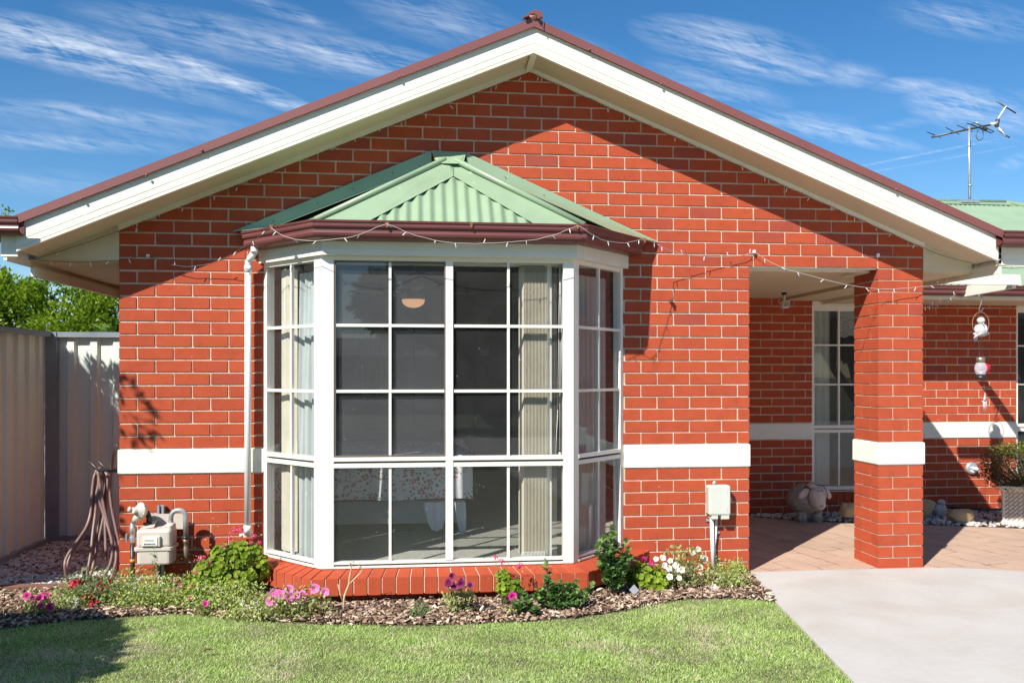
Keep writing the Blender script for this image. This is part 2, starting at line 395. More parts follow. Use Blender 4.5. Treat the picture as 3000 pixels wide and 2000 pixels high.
# -- boxed eaves: side soffits, end triangles, fascias
for nm,xw,xe,zr in (('left',BX0,-2.60,apexz(BX0)),('right',3.745,4.15,apexz(3.745))):
    sg=-1 if nm=='left' else 1; y1=6.5 if nm=='left' else 1.84
    mb=MB(); ze=zr-abs(xe-xw)*.41
    # triangle in the wall plane
    zb=2.203
    xt=xe if apexz(xe)>zb else -2.527
    mb.slab([(xw,-.004,zb),(xt,-.004,zb),(xt,-.004,apexz(xt)+.02),(xw,-.004,zr+.02)],(0,.02,0)); mb.build('eave_end_panel',M['soffit'],H)
    mb=MB(); mb.box(min(xw,xe),max(xw,xe),.016,y1 if nm=='left' else YB,2.196,2.206); mb.build('eave_soffit',M['soffit'],H)
    mb=MB(); mb.box(min(xe,xe+sg*.02),max(xe,xe+sg*.02),YG+.03,y1,2.16,2.40); mb.build('eave_fascia',M['cream'],H)
    mb=MB(); mb.box(min(xe+sg*.021,xe+sg*.13),max(xe+sg*.021,xe+sg*.13),YG+.05,y1,2.30,2.40); mb.build('side_gutter',M['maroon'],H)
mb=MB(); rows=[]
# lower fascia board beside the left eave (seen under the soffit)
a=W(92,786,x=-2.60); mb.box(-2.60,-2.57,.05,6.4,2.095,2.160); mb.build('lower_eave_board',M['cream'],H)
# eave returns (boards facing the camera) and their gutters
OG=[(0,0),(.052,0),(.072,.006),(.086,.02),(.090,.034),(.086,.046),(.086,.060),(.096,.066),(.100,.074),(.100,.092),(.106,.097),(.108,.106),(.102,.110),(.096,.106),(.094,.098),(.088,.094),(.086,.078),(.078,.066),(.076,.046),(.07,.02),(.05,.008),(.008,.008),(.006,.105),(0,.105)]
def lined(o0,o1,z0,z1,grooves,d=.003):
    p=[(o0,z0),(o1,z0)]
    for g_ in grooves: p+=[(o1,g_-.002),(o1-d,g_-.0005),(o1-d,g_+.0015),(o1,g_+.003)]
    return p+[(o1,z1),(o0,z1)]
mb=MB()
mb.sweep([(-2.635,YG+.045),(-2.534,YG+.045)],lined(.0,.02,2.185,2.34,(2.238,2.285))); mb.build('eave_return_board',M['cream'],H); mb=MB()
mb.sweep([(4.127,YG+.05),(9.0,YG+.05)],lined(.0,.02,2.218,2.36,(2.262,2.305))); mb.build('eave_return_board',M['cream'],H)
mb=MB(); mb.sweep([(-3.0,YG-.001),(-2.535+.055,YG-.001)],[(o,2.312+z*.98) for o,z in OG]); mb.build('eave_gutter',M['maroon'],H); mb=MB()
mb.sweep([(4.10,YG-.001),(9.0,YG-.001)],[(o,2.345+z*.96) for o,z in OG]); mb.build('eave_gutter',M['maroon'],H)
mb=MB(); mb.slab([(4.13,YG+.025,2.222),(4.13,-.0045,2.222),(4.20,-.0045,2.222),(4.20,YG+.025,2.222)],(0,0,.01)); mb.box(4.13,4.2,YG+.03,-.0045,2.36,2.37); mb.build('return_soffit',M['soffit'],H)
# -- porch ceiling and lintel trim
mb=MB(); mb.box(2.389,4.15,.102,YB,2.225,2.235); mb.box(3.745,3.76,.37,YB,2.204,2.24); mb.build('porch_ceiling',M['soffit'],H)
mb=MB(); mb.box(4.15,4.17,1.84,YB,2.16,2.4); mb.build('eave_closing_board',M['cream'],H)
mb=MB(); mb.box(2.397,3.40,.02,.05,2.216,2.2245); mb.box(2.397,3.33,.10,.12,2.205,2.2245); mb.box(3.31,3.39,.12,.40,2.203,2.2245); mb.build('lintel_trim',M['cream'],H)
# ---------------------------------------------------------------- back wing eave, gutter, hip roof
YE=1.83
mb=MB(); mb.sweep([(4.17,YE),(12,YE)],lined(-.02,0,2.172,2.29,(2.205,2.24))); mb.build('wing_fascia',M['cream'],H)
mb=MB(); mb.sweep([(4.17,YE-.001),(12,YE-.001)],[(o,2.205+z*.85) for o,z in OG]); mb.build('wing_gutter',M['maroon'],H)
mb=MB(); mb.box(4.17,12,YE+.02,YB,2.165,2.172); mb.build('wing_soffit',M['soffit'],H)
mb=MB(); rz=4.0; ry=6.0; ez=2.30; ey=YE-.07; k_=(rz-ez)/(ry-ey)
corrugated(mb,(4.2,ey,ez),(1,0,0),(0,1,k_),8.9,math.hypot(ry-ey,rz-ez),trim=lambda s:(0,math.hypot(ry-ey,rz-ez)*min(1,max(0,(4.2+8.9-.0-(4.2+s))/(13.1-8.82)))),res=6)
mb.build('wing_roof',M['green'],H,recalc=False)
mb=MB()
mb.slab([(5,ry-.15,rz-.045),(8.82,ry-.15,rz-.045),(8.82,ry,rz+.02),(5,ry,rz+.02)],(0,0,.012))
mb.tube([(5,ry,rz+.03),(8.82,ry,rz+.03)],.03,8); mb.tube([(8.82,ry,rz+.02),(13.05,ey,ez+.02)],.04,8); mb.build('wing_ridge_cap',M['green'],H)
mb=MB(); mb.slab([(5,ry+.01,rz-.02),(8.8,ry+.01,rz-.02),(8.8,ry+.01,0),(5,ry+.01,0)],(0,.1,0)); mb.build('wing_back_wall',M['mortar'],H)
# porch pergola beams beside the column
mb=MB(); 
mb.slab([(4.43,1.05,2.235),(5.33,1.05,2.232),(5.315,1.05,2.322),(4.43,1.05,2.335)],(0,.035,0)); mb.build('porch_beam',M['cream'],H)
mb=MB(); mb.slab([(5.27,1.086,2.205),(5.27,YE-.01,2.19),(5.27,YE-.01,2.285),(5.27,1.086,2.322)],(.035,0,0)); mb.build('porch_beam',M['cream'],H)
# ---------------------------------------------------------------- windows of the back wing
def window(name,x0,x1,z0,z1,y,tr,vms,hms,parent=H,curtain=None):
    f=MB(); w=.035
    f.box(x0,x0+w,y-.01,y+.05,z0,z1); f.box(x1-w,x1,y-.01,y+.05,z0,z1); f.box(x0+w,x1-w,y-.01,y+.05,z1-w-.02,z1); f.box(x0+w,x1-w,y-.01,y+.05,z0,z0+w)
    f.box(x0+w,x1-w,y-.012,y+.05,tr-.04,tr-.006); f.box(x0+w,x1-w,y-.012,y+.05,tr+.006,tr+.04)
    for x in vms: f.box(x-.009,x+.009,y,y+.03,z0+w,tr-.04); f.box(x-.009,x+.009,y,y+.03,tr+.04,z1-w-.02)
    for z in hms: f.box(x0+w,x1-w,y+.002,y+.027,z-.008,z+.008)
    o=f.build('window',M['frame'],parent)
    g_=MB(); g_.quad((x0+w,y+.014,z0+w),(x1-w,y+.014,z0+w),(x1-w,y+.014,z1-w-.02),(x0+w,y+.014,z1-w-.02)); g_.build('glass_pane',M['glass'],o,recalc=False)
    return o
window('w',4.05,5.16,.235,2.15,YB+.03,.868,[4.36,4.86],[1.33,1.74])
window('w',6.325,7.9,.235,2.15,YB+.03,.868,[6.9,7.3],[1.33,1.74])
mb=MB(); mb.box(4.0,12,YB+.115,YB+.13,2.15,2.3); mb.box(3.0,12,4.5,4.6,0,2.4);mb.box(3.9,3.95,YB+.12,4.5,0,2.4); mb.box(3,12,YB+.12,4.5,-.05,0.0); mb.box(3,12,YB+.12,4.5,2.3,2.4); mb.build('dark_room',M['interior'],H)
# window head strip
mb=MB(); mb.box(4.045,5.165,YB-.02,YB+.03,2.151,2.192); mb.build('window_head',M['cream'],H); mb=MB(); mb.box(6.32,7.905,YB-.02,YB+.03,2.151,2.172); mb.build('window_head',M['cream'],H)
for i,(xa,xb) in enumerate(((4.04,5.17),(6.31,7.92))):
    x=xa; mb=MB()
    while x<xb-.05: mb.tint=rng.uniform(.3,.8); mb.slab([(x,YB-.04,.195),(x+.078,YB-.04,.195),(x+.078,YB+.03,.228),(x,YB+.03,.228)],(0,0,-.07)); x+=.086
    mb.build('brick_sill',M['brick'],H)
# ---------------------------------------------------------------- BAY WINDOW
FP=[(-1.06,0.0),(-.622,-.46),(1.012,-.46),(1.456,0.0)]      # frame plan
BW=None
facets=[]
for a,b in zip(FP[:-1],FP[1:]):
    a=Vector(a);b=Vector(b);L=(b-a).length;u=(b-a)/L;n=Vector((u.y,-u.x)); facets.append((a,u,n,L))
fr=MB(); Z0,Z1=.195,2.196; TR=.874
def fb(f,s0,s1,d0,d1,z0,z1): fr.cbox(f[0],f[1],f[2],s0,s1,d0,d1,z0,z1)
for i,f in enumerate(facets):
    L=f[3]; w0,w1=((.035,.075),(.078,.068),(.062,.035))[i]
    # posts / stiles
    fb(f,0,w0,-.06,0,Z0,Z1); fb(f,L-w1,L,-.06,0,Z0,Z1)
    a,b=w0,L-w1
    fb(f,a,b,-.05,.004,Z0,Z0+.012); fb(f,a,b,-.05,-.02,Z0+.012,Z0+.024); fb(f,a,b,-.05,-.002,Z0+.024,Z0+.040)   # bottom rail
    fb(f,a,b,-.05,-.002,TR-.036,TR-.008); fb(f,a,b,-.05,-.024,TR-.008,TR+.006); fb(f,a,b,-.05,.003,TR+.006,TR+.032)
    fb(f,a,b,-.05,-.003,Z1-.028,Z1)
    zs=(1.329,1.752)
    if i==1:
        mid=L/2; fb(f,mid-.024,mid+.024,-.05,.002,Z0+.04,Z1-.028)
        halves=((a,mid-.024),(mid+.024,b))
        fb(f,a,a+.012,-.05,-.012,TR+.032,Z1-.028)
    else: halves=((a,b),)
    for (p,q) in halves:
        m_=(p+q)/2; fb(f,m_-.0085,m_+.0085,-.034,-.012,Z0+.04,TR-.036)
        fb(f,m_-.0085,m_+.0085,-.030,-.008,TR+.032,Z1-.028)
        for z in zs: fb(f,p+.006*(i==1),q,-.031,-.006,z-.0095,z+.0095)
BW=fr.build('bay_window',M['frame'],H)
for i,f in enumerate(facets):
    L=f[3]; w0,w1=((.035,.075),(.078,.068),(.062,.035))[i]
    for (za,zb) in ((Z0+.04,TR-.036),(TR+.032,Z1-.028)):
        for (p,q) in (((w0,L/2-.024),(L/2+.024,L-w1)) if i==1 else ((w0,L-w1),)):
            g_=MB(); Q=lambda s,z:(f[0].x+f[1].x*s-f[2].x*.024,f[0].y+f[1].y*s-f[2].y*.024,z); g_.quad(Q(p,za),Q(q,za),Q(q,zb),Q(p,zb)); g_.build('glass_pane',M['glass'],BW,recalc=False)
f=facets[1]
g_=MB(); a=.084; b=f[3]/2-.026; za,zb=TR+.036,Z1-.03
g_.quad(*[(f[0].x+a,-.454+.036,za),(f[0].x+b,-.454+.036,za),(f[0].x+b,-.454+.036,zb),(f[0].x+a,-.454+.036,zb)])
g_.build('insect_screen',M['screen'],BW,recalc=False)
mb=MB()
for s0,s1,z0,z1 in ((a,a+.007,za,zb),(b-.007,b,za,zb),(a+.007,b-.007,za,za+.007),(a+.007,b-.007,zb-.007,zb)): mb.cbox(f[0],f[1],f[2],s0,s1,-.034,-.002,z0,z1)
mb.build('screen_frame',mat('screen_frame',(.16,.12,.09),.5),BW)
# dark strip painting the shade of the gap in transom and bottom rail
mb=MB()
for i,f in enumerate(facets):
    L=f[3]; w0,w1=((.035,.075),(.078,.068),(.062,.035))[i]
    mb.cbox(f[0],f[1],f[2],w0,L-w1,-.03,-.019,TR-.0078,TR+.0058); mb.cbox(f[0],f[1],f[2],w0,L-w1,-.03,-.0185,Z0+.0122,Z0+.0238)
mb.build('gap_shade_strip',M['darkgap'],BW)
# brick jambs beside the bay
mb=MB()
for k in list(range(-8,-2))+list(range(0,15)):
    for x0,x1 in ((-1.0485,-1.062+.0),(1.4555,1.468)):pass
# bay fascia
FA=[(-1.094,0.0),(-.612,-.505),(1.029,-.505),(1.495,0.0)]
mb=MB(); mb.sweep(FA,lined(-.03,.0,2.196,2.40,(2.235,2.252,2.285,2.302,2.345))); mb.build('bay_fascia',M['cream'],H)
mb=MB(); mb.slab([(x,y,2.1965) for x,y in ((-1.07,0.004),(-.605,-.478),(1.020,-.478),(1.47,0.004))],(0,0,.008)); mb.build('bay_ceiling',M['cream'],H)
OG2=[(o*1.12,2.285+z*1.04) for o,z in OG]
mb=MB(); FG=[(-1.112,0.0),(-.6122,-.5055),(1.0292,-.5055),(1.513,0.0)]
mb.sweep(FG,OG2); mb.build('bay_gutter',M['maroon'],H)
M['rust']=mat('rusty_clip',(.28,.10,.045),.8,.3,60)
for (px,py) in ((795,664),(1134,656),(1381,657),(1692,661),(1888,702)):
    p=W(px,py,y=-.62 if 850<px<1728 else (-.47 if px<850 else -.35)); mb=MB()
    mb.box(p.x-.012,p.x+.012,p.y-.006,p.y+.03,p.z-.004,p.z+.010); mb.box(p.x-.006,p.x+.006,p.y-.010,p.y-.003,p.z-.022,p.z+.004); mb.build('gutter_clip',M['rust'],H)
# bay roof
EV=[(-1.13,0.0,2.385),(-.64,-.565,2.385),(1.06,-.565,2.385),(1.53,0.0,2.385)]
APX=Vector((.212,-.015,2.925))
mb=MB()
for a,b in zip(EV[:-1],EV[1:]):
    A=Vector(a);B=Vector(b);u=(B-A).normalized();L=(B-A).length; nn=u.cross(APX-A).normalized(); w=nn.cross(u).normalized()
    if w.z<0: w=-w
    sa=(APX-A).dot(u); ha=(APX-A).dot(w)
    def trim(s,sa=sa,ha=ha,L=L):
        t=s/sa if s<sa else (L-s)/(L-sa)
        return (0,max(.001,ha*t))
    if sa<0 or sa>L:    # side facets: the top is not above the eave line
        e2=Vector((.21,.0,2.925))
        q=[A,B,APX]; mb.add(q,[(0,1,2)])
    else: corrugated(mb,A,u,w,L,ha,per=.0765,amp=.0085,trim=trim,res=12)
BR=mb.build('bay_roof',M['green'],H,recalc=False)
# hip caps: rolled top with two flat wings, on each hip
E1,E2=Vector(EV[1]),Vector(EV[2]); FN=(E2-E1).cross(APX-E1).normalized(); FN=-FN if FN.y>0 else FN
def onfacet(px,py,off=.012):
    """point of the front roof facet (raised by off) that lies on the sight line"""
    a=Vector((0,CAMY,CAMZ)); d=(W(px,py,y=0)-a); P0=E1+FN*off; t=(P0-a).dot(FN)/d.dot(FN); return a+d*t
VX=onfacet(1329,516); TP=onfacet(1330,478)
for Cn,inn,low,sd in ((E1,1,onfacet(1084,645),0),(E2,-1,onfacet(1564,655),3)):
    A=Cn+Vector((0,0,.004)); T=APX+Vector((.015*-inn,-.03,0)); d=(T-A).normalized()
    other=Vector(EV[sd]); sn=(other-A).cross(T-A).normalized(); sn=-sn if sn.z<0 else sn
    wo=sn.cross(d).normalized(); wo=-wo if wo.dot(other-A)<0 else wo
    up=(FN+sn).normalized(); mb=MB()
    q=[A+FN*.012, low, VX+Vector((-.002*inn,0,0)), TP+Vector((-.002*inn,0,0)), T+FN*.012]
    mb.slab(q,FN*-.0025)
    mb.slab([A+sn*.009,A+sn*.009+wo*.03,T+sn*.009+wo*.05,T+sn*.009],sn*-.002)
    r=.020; mb.tube([A+up*.017-d*.0,T+up*.017-d*.03,T+up*.014-d*.012],[r,r,r*.6],16)
    mb.build('hip_cap',M['green'],BR)
# wall flashings: upstand against the wall with a foot over the side facets
FL0=W(684,676,y=-.014); FL1=W(1264,441,y=-.014); FR1=W(1366,447,y=-.014); FR0=W(1925,706,y=-.014)
for nm,p0,p1,foot0,foot1,dz0,dz1 in (('L',FL0,FL1,Vector((-.93,-.30,2.405)),Vector((.125,-.085,2.90)),.006,.105),('R',FR0,FR1,Vector((1.36,-.28,2.405)),Vector((.30,-.085,2.90)),.006,.105)):
    a=p0+Vector((0,-.006,-dz0)); b=p1+Vector((0,-.012,-dz1)); q=p0.lerp(p1,.22); m_=q+Vector((0,-.010,-.095))
    mb=MB(); mb.slab([p0,a,m_,b,p1],(0,.003,0)); mb.slab([a,foot0,foot1,b,m_],(0,0,-.003)); mb.build('wall_flashing',M['green'],BR)
    for k in (.2,.42,.6,.8):
        c=p0.lerp(p1,k)+Vector((0,-.012,-.05)); g2=MB(); g2.lathe(c,[(.004,0),(.004,.004)],8,(0,-1,0)); g2.build('flashing_rivet',M['darkgap'],BR)
c=FL1.lerp(FR1,.5)
mb=MB(); mb.slab([FL1+Vector((0,-.004,0)),FR1+Vector((0,-.004,0)),FR1+Vector((-.02,-.055,-.075)),Vector((.262,-.105,2.892)),Vector((.158,-.105,2.892)),FL1+Vector((.02,-.055,-.075))],(0,.003,.0)); mb.build('top_flashing',M['green'],BR)
# ---------------------------------------------------------------- brick sill of the bay (rowlock course) and dwarf wall
SP_o=[(-1.235,0.0),(-.672,-.600),(1.082,-.600),(1.652,0.0)]; SP_i=[(-1.03,0.03),(-.608,-.43),(.998,-.43),(1.43,0.03)]
mb=MB()
def rowlock(o0,o1,i0,i1,n,edge0=0,edge1=0):
    o0,o1,i0,i1=map(Vector,(o0,o1,i0,i1))
    for j in range(n):
        a,b=j/n,(j+1)/n; g_=.05/ n*1.0
        ga=.005/((o1-o0).length); 
        A=o0.lerp(o1,a+ga);B=o0.lerp(o1,b-ga);Cc=i0.lerp(i1,b-ga);D=i0.lerp(i1,a+ga)
        mb.tint=rng.uniform(.35,.7); mb.cur=0; jz=rng.uniform(-.001,.001)
        zo,zi=.163+jz,.196+jz
        mb.add([(A.x,A.y,zo),(B.x,B.y,zo),(Cc.x,Cc.y,zi),(D.x,D.y,zi),(A.x,A.y,.056),(B.x,B.y,.056),(Cc.x,Cc.y,.056),(D.x,D.y,.056)],
               [(0,1,2,3),(4,7,6,5),(0,4,5,1),(1,5,6,2),(2,6,7,3),(3,7,4,0)])
def lp(a,b,t): return (a[0]+(b[0]-a[0])*t,a[1]+(b[1]-a[1])*t)
rowlock(SP_o[0],SP_o[1],SP_i[0],SP_i[1],9); rowlock(SP_o[1],SP_o[2],SP_i[1],SP_i[2],20); rowlock(SP_o[2],SP_o[3],SP_i[2],SP_i[3],9)
mb.cur=1; mb.tint=1
q=.006
for i in range(3):
    o0,o1,i0,i1=SP_o[i],SP_o[i+1],SP_i[i],SP_i[i+1]
    d=(Vector(o1)-Vector(o0)).normalized(); n=Vector((d.y,-d.x))
    A=Vector(o0)-n*q;B=Vector(o1)-n*q
    mb.add([(A.x,A.y,.156),(B.x,B.y,.156),(i1[0],i1[1],.190),(i0[0],i0[1],.190),(A.x,A.y,.062),(B.x,B.y,.062),(i1[0],i1[1],.062),(i0[0],i0[1],.062)],[(0,1,2,3),(4,7,6,5),(0,4,5,1),(1,5,6,2),(2,6,7,3),(3,7,4,0)])
mb.build('brick_sill',[M['brick'],M['mortar']],H)
mb=MB(); DW=[(-1.16,0.0),(-.648,-.535),(1.056,-.535),(1.575,0.0)]
for i in range(3):
    a=Vector(DW[i]);b=Vector(DW[i+1]);L=(b-a).length;u=(b-a)/L;n=Vector((u.y,-u.x))
    mb.cur=1; mb.tint=1; mb.cbox(a,u,n,0,L,-.09,-.006,-.1,.055); mb.cur=0
    for k,z in ((0,-.034),(1,-.12)):
        s=-.12*(k%2)
        while s<L:
            p=max(s,0);q_=min(s+.23,L)
            if q_-p>.03: mb.tint=rng.uniform(.3,.7); mb.cbox(a,u,n,p,q_,-.08,0,z,z+.076)
            s+=.24
mb.build('dwarf_wall',[M['brick'],M['mortar']],H)
# ---------------------------------------------------------------- downpipe
pd=MB(); y=-.065
top=W(746,722,y=-.10); a=W(745,742,y=-.09); b=W(728,766,y=y-.01); c=W(727,782,y=y); d=W(725.5,1568,y=y)
pd.tube([top,a],.0245,14); pd.tube([a+Vector((0,0,.008)),b],.0225,14); pd.tube([b+Vector((0,0,.004)),c],.0225,14); pd.tube([c+Vector((0,0,.01)),c-Vector((0,0,.035))],.0265,14); pd.tube([c,d],.0225,16)
pd.tube([top-Vector((0,0,.03)),top-Vector((0,0,.036))],.026,14); pd.tube([W(725,1538,y=y),W(725,1560,y=y)],.0262,14)
pd.build('downpipe',M['pvc'],H)
mb=MB(); p=W(725,1566,y=-.03); mb.box(p.x-.05,p.x+.03,-.045,-.038,p.z-.012,p.z+.012); mb.lathe((p.x-.04,-.045,p.z),[(.012,0),(.012,.004)],12,(0,-1,0)); mb.build('pipe_bracket',M['pvc'],H)
# ---------------------------------------------------------------- rooms behind the glass
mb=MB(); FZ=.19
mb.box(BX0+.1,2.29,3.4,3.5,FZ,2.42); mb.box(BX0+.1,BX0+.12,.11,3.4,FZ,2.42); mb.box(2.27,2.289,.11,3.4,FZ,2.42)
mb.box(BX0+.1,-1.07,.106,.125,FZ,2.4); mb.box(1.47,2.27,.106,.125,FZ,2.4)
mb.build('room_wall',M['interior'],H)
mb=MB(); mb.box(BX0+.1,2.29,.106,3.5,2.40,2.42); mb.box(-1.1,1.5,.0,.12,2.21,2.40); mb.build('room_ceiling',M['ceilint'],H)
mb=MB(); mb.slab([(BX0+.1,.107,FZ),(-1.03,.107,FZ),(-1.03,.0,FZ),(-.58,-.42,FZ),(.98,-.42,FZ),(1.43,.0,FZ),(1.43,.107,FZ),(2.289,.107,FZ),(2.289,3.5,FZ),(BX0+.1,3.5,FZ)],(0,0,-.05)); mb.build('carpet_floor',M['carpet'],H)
# doorway in the back of the room
M['door']=mat('interior_door',(.10,.095,.09),.5,.1); M['drk']=mat('opening_shade',(.015,.015,.017),.8,.1)
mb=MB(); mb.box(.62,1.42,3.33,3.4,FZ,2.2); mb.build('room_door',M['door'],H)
mb=MB(); mb.box(-1.05,-.05,3.36,3.4,.9,2.0); mb.build('wardrobe_shade_panel',M['drk'],H)  # solid near-black panel, the unlit depth is put into its colour
# ================================================================= CAMERA, SUN, SKY
cam=bpy.data.cameras.new('camera'); co=bpy.data.objects.new('camera',cam); C.objects.link(co); bpy.context.scene.camera=co
co.location=(0,CAMY,CAMZ); co.rotation_euler=(R(90),0,-TH); cam.sensor_width=36; cam.lens=30.0; cam.shift_y=95/3000; cam.clip_end=2000; cam.clip_start=.05
SD=Vector((.896,1.0,-1.21)).normalized()
sun=bpy.data.lights.new('sun','SUN'); sun.energy=5.0; sun.angle=R(.53); sun.color=(1,.955,.89)
so=bpy.data.objects.new('sun',sun); C.objects.link(so); so.rotation_euler=SD.to_track_quat('-Z','Y').to_euler(); so.location=(-8,-9,12)
w=bpy.data.worlds.new('World'); bpy.context.scene.world=w; w.use_nodes=True; nt=NT(w.node_tree); nt.n.clear()
out=nt.new('ShaderNodeOutputWorld'); bg=nt.new('ShaderNodeBackground'); nt.link(bg.outputs[0],out.inputs[0]); bg.inputs[1].default_value=.070
sky=nt.new('ShaderNodeTexSky'); sky.sky_type='NISHITA'; sky.sun_disc=False; sky.sun_elevation=math.asin(-SD.z); sky.sun_rotation=math.atan2(-SD.x,-SD.y)
sky.air_density=1.0; sky.dust_density=.0; sky.ozone_density=3.0; sky.altitude=300
hsv=nt.new('ShaderNodeHueSaturation'); hsv.inputs['Saturation'].default_value=1.30; hsv.inputs['Value'].default_value=1.32; nt.link(sky.outputs[0],hsv.inputs['Color'])
tc=nt.new('ShaderNodeTexCoord'); sep=nt.new('ShaderNodeSeparateXYZ'); nt.link(tc.outputs['Generated'],sep.inputs[0])
ay=nt.math('MAXIMUM',nt.math('ABSOLUTE',sep.outputs[1]),.05)
cx=nt.math('DIVIDE',sep.outputs[0],ay); cz=nt.math('DIVIDE',sep.outputs[2],ay)
cmb=nt.new('ShaderNodeCombineXYZ'); nt.link(cx,cmb.inputs[0]); nt.link(cz,cmb.inputs[1]); P=cmb.outputs[0]
def gno(px,py):
    u=(px-1500)/2500.; d=(ST+u*CT, CT-u*ST, (1095-py)/2500.); return (d[0]/d[1],d[2]/d[1])
CL=[ # cirrus streaks: x,y (2352 px picture), half length, half width, slope angle, strength
 (170,115,330,50,-12,1.15),(520,182,270,22,-20,1.1),(300,160,300,30,-17,.42),(600,100,380,48,-8,.55),(820,130,230,38,-8,.8),(200,262,330,22,-3,.5),(120,325,300,20,-2,.55),(330,300,320,30,-2,.25),
 (360,212,110,10,-14,.4),(700,40,60,14,-22,.5),(1010,40,200,60,-14,.4),(640,20,160,20,-18,.35),(1690,105,230,52,-8,.72),(1740,150,240,28,-8,.7),(1960,170,80,30,-3,.5),(1650,195,170,45,-14,.45),(1900,300,240,24,-9,.75),(1830,275,140,20,0,.4),
 (2200,240,130,52,-4,.85),(2300,270,140,60,8,.42),(2100,196,110,20,3,.55),(2220,45,200,46,-4,.4),(2330,372,60,18,22,.45),(2130,352,260,3.2,12,.5),(2170,365,260,3,11,.3),(60,420,200,30,0,.22),(1330,110,120,30,-15,.25),(2050,290,160,12,12,.25)]
acc=None
for (x,y,l,wd,a,s) in CL:
    g0=gno(x*1.27551,y*1.27551); k=1.27551/2500*1.06
    mp=nt.new('ShaderNodeMapping',vector_type='TEXTURE'); mp.inputs['Location'].default_value=(g0[0],g0[1],0); mp.inputs['Rotation'].default_value=(0,0,R(a)); mp.inputs['Scale'].default_value=(l*k*1.12,wd*k*1.15,1)
    nt.link(P,mp.inputs[0]); gr=nt.new('ShaderNodeTexGradient',gradient_type='SPHERICAL'); nt.link(mp.outputs[0],gr.inputs[0])
    v=nt.math('MULTIPLY',nt.math('POWER',gr.outputs['Fac'],.85),s*1.15)
    acc=v if acc is None else nt.math('MAXIMUM',acc,v)
# fibres
def fib(angle,sx,sy,sc,det=8,dist=.6,off=0):
    mp=nt.new('ShaderNodeMapping',vector_type='TEXTURE'); mp.inputs['Rotation'].default_value=(0,0,R(angle)); mp.inputs['Scale'].default_value=(1/sx,1/sy,1); mp.inputs['Location'].default_value=(off,off*.7,0)
    nt.link(P,mp.inputs[0]); return nt.noise(mp.outputs[0],sc,det,.62,dist)
n1=fib(-13,.8,7.5,7.5,10,.5); n2=fib(-9,1.3,12,16,9,.7,3); n3=fib(-38,1.5,6,9,8,.9,7)
fibre=nt.math('ADD',nt.math('MULTIPLY',n1,1.5),nt.math('ADD',nt.math('MULTIPLY',n2,1.1),nt.math('MULTIPLY',n3,.7)))
den=nt.math('MULTIPLY',acc,nt.math('SUBTRACT',fibre,1.40,True) )
den=nt.math('MULTIPLY',den,1.12,True)
veil=nt.math('MULTIPLY',nt.ramp(fib(10,1,4,1.8,6,.4,11),[(.5,(0,0,0)),(.8,(1,1,1))]),.05)
den=nt.math('ADD',den,veil,True)
mask=nt.math('MULTIPLY',den,nt.ramp(sep.outputs[2],[(0,(0,0,0)),(.03,(1,1,1))]))
# behind the viewer the sky is only lightly veiled
c=nt.mix(mask,hsv.outputs[0],(10.2,10.8,11.6,1)); nt.link(c,bg.inputs[0])
sc=bpy.context.scene; sc.view_settings.view_transform='Standard'; sc.view_settings.look='None'; sc.view_settings.exposure=.58; sc.view_settings.gamma=1
sc.cycles.max_bounces=8; sc.cycles.transparent_max_bounces=16; sc.cycles.glossy_bounces=4; sc.cycles.transmission_bounces=4; sc.cycles.caustics_reflective=False; sc.cycles.caustics_refractive=False
# ================================================================= GROUND
M['soil']=mat('soil',(.10,.065,.045),.95,.3,5,.8,60)
mb=MB(); mb.quad((-300,-300,-.09),(300,-300,-.09),(300,300,-.09),(-300,300,-.09)); mb.build('ground',mat('far_ground',(.14,.14,.07),.95,.3,.5),kind='structure')
BEDE=[(-3.2,-.95),(-2.37,-.87),(-2.0,-.74),(-1.474,-.675),(-1.25,-.74),(-1.027,-.842),(-.7,-.94),(-.406,-1.016),(-.156,-1.06),(.3,-1.075),(.6,-1.064),(.945,-1.011),(1.235,-.902),(1.45,-.78),(1.655,-.70),(1.86,-.675),(2.063,-.70),(2.25,-.82)]
LAWN=BEDE+[(2.235,-.87),(2.14,-1.5),(2.02,-2.23),(1.86,-3.2),(1.5,-5.5),(1.1,-9),(-14,-9),(-14,-.95)]
M['lawnbase']=mat('lawn_thatch',(.13,.13,.05),.95,.35,9,1,120)
def poly(name,pts,z,m,thick=None,**k):
    mb=MB(); mb.slab([(x,y,z) for x,y in pts],(0,0,-(thick or .02))); return mb.build(name,m,**k)
poly('lawn_soil',[p for p in LAWN],-.012,M['lawnbase'],kind='structure')
poly('garden_bed',[(-3.2,.05)]+[(a,b) for a,b in BEDE]+[(2.30,-.3),(2.385,0.02),(2.385,.09),(-2.05,.09)][:3],-.006,M['soil'],kind='structure')
poly('side_yard',[(-3.3,.05),(-2.0,.05),(-2.0,6),(-3.3,6)],-.008,M['soil'],kind='structure')
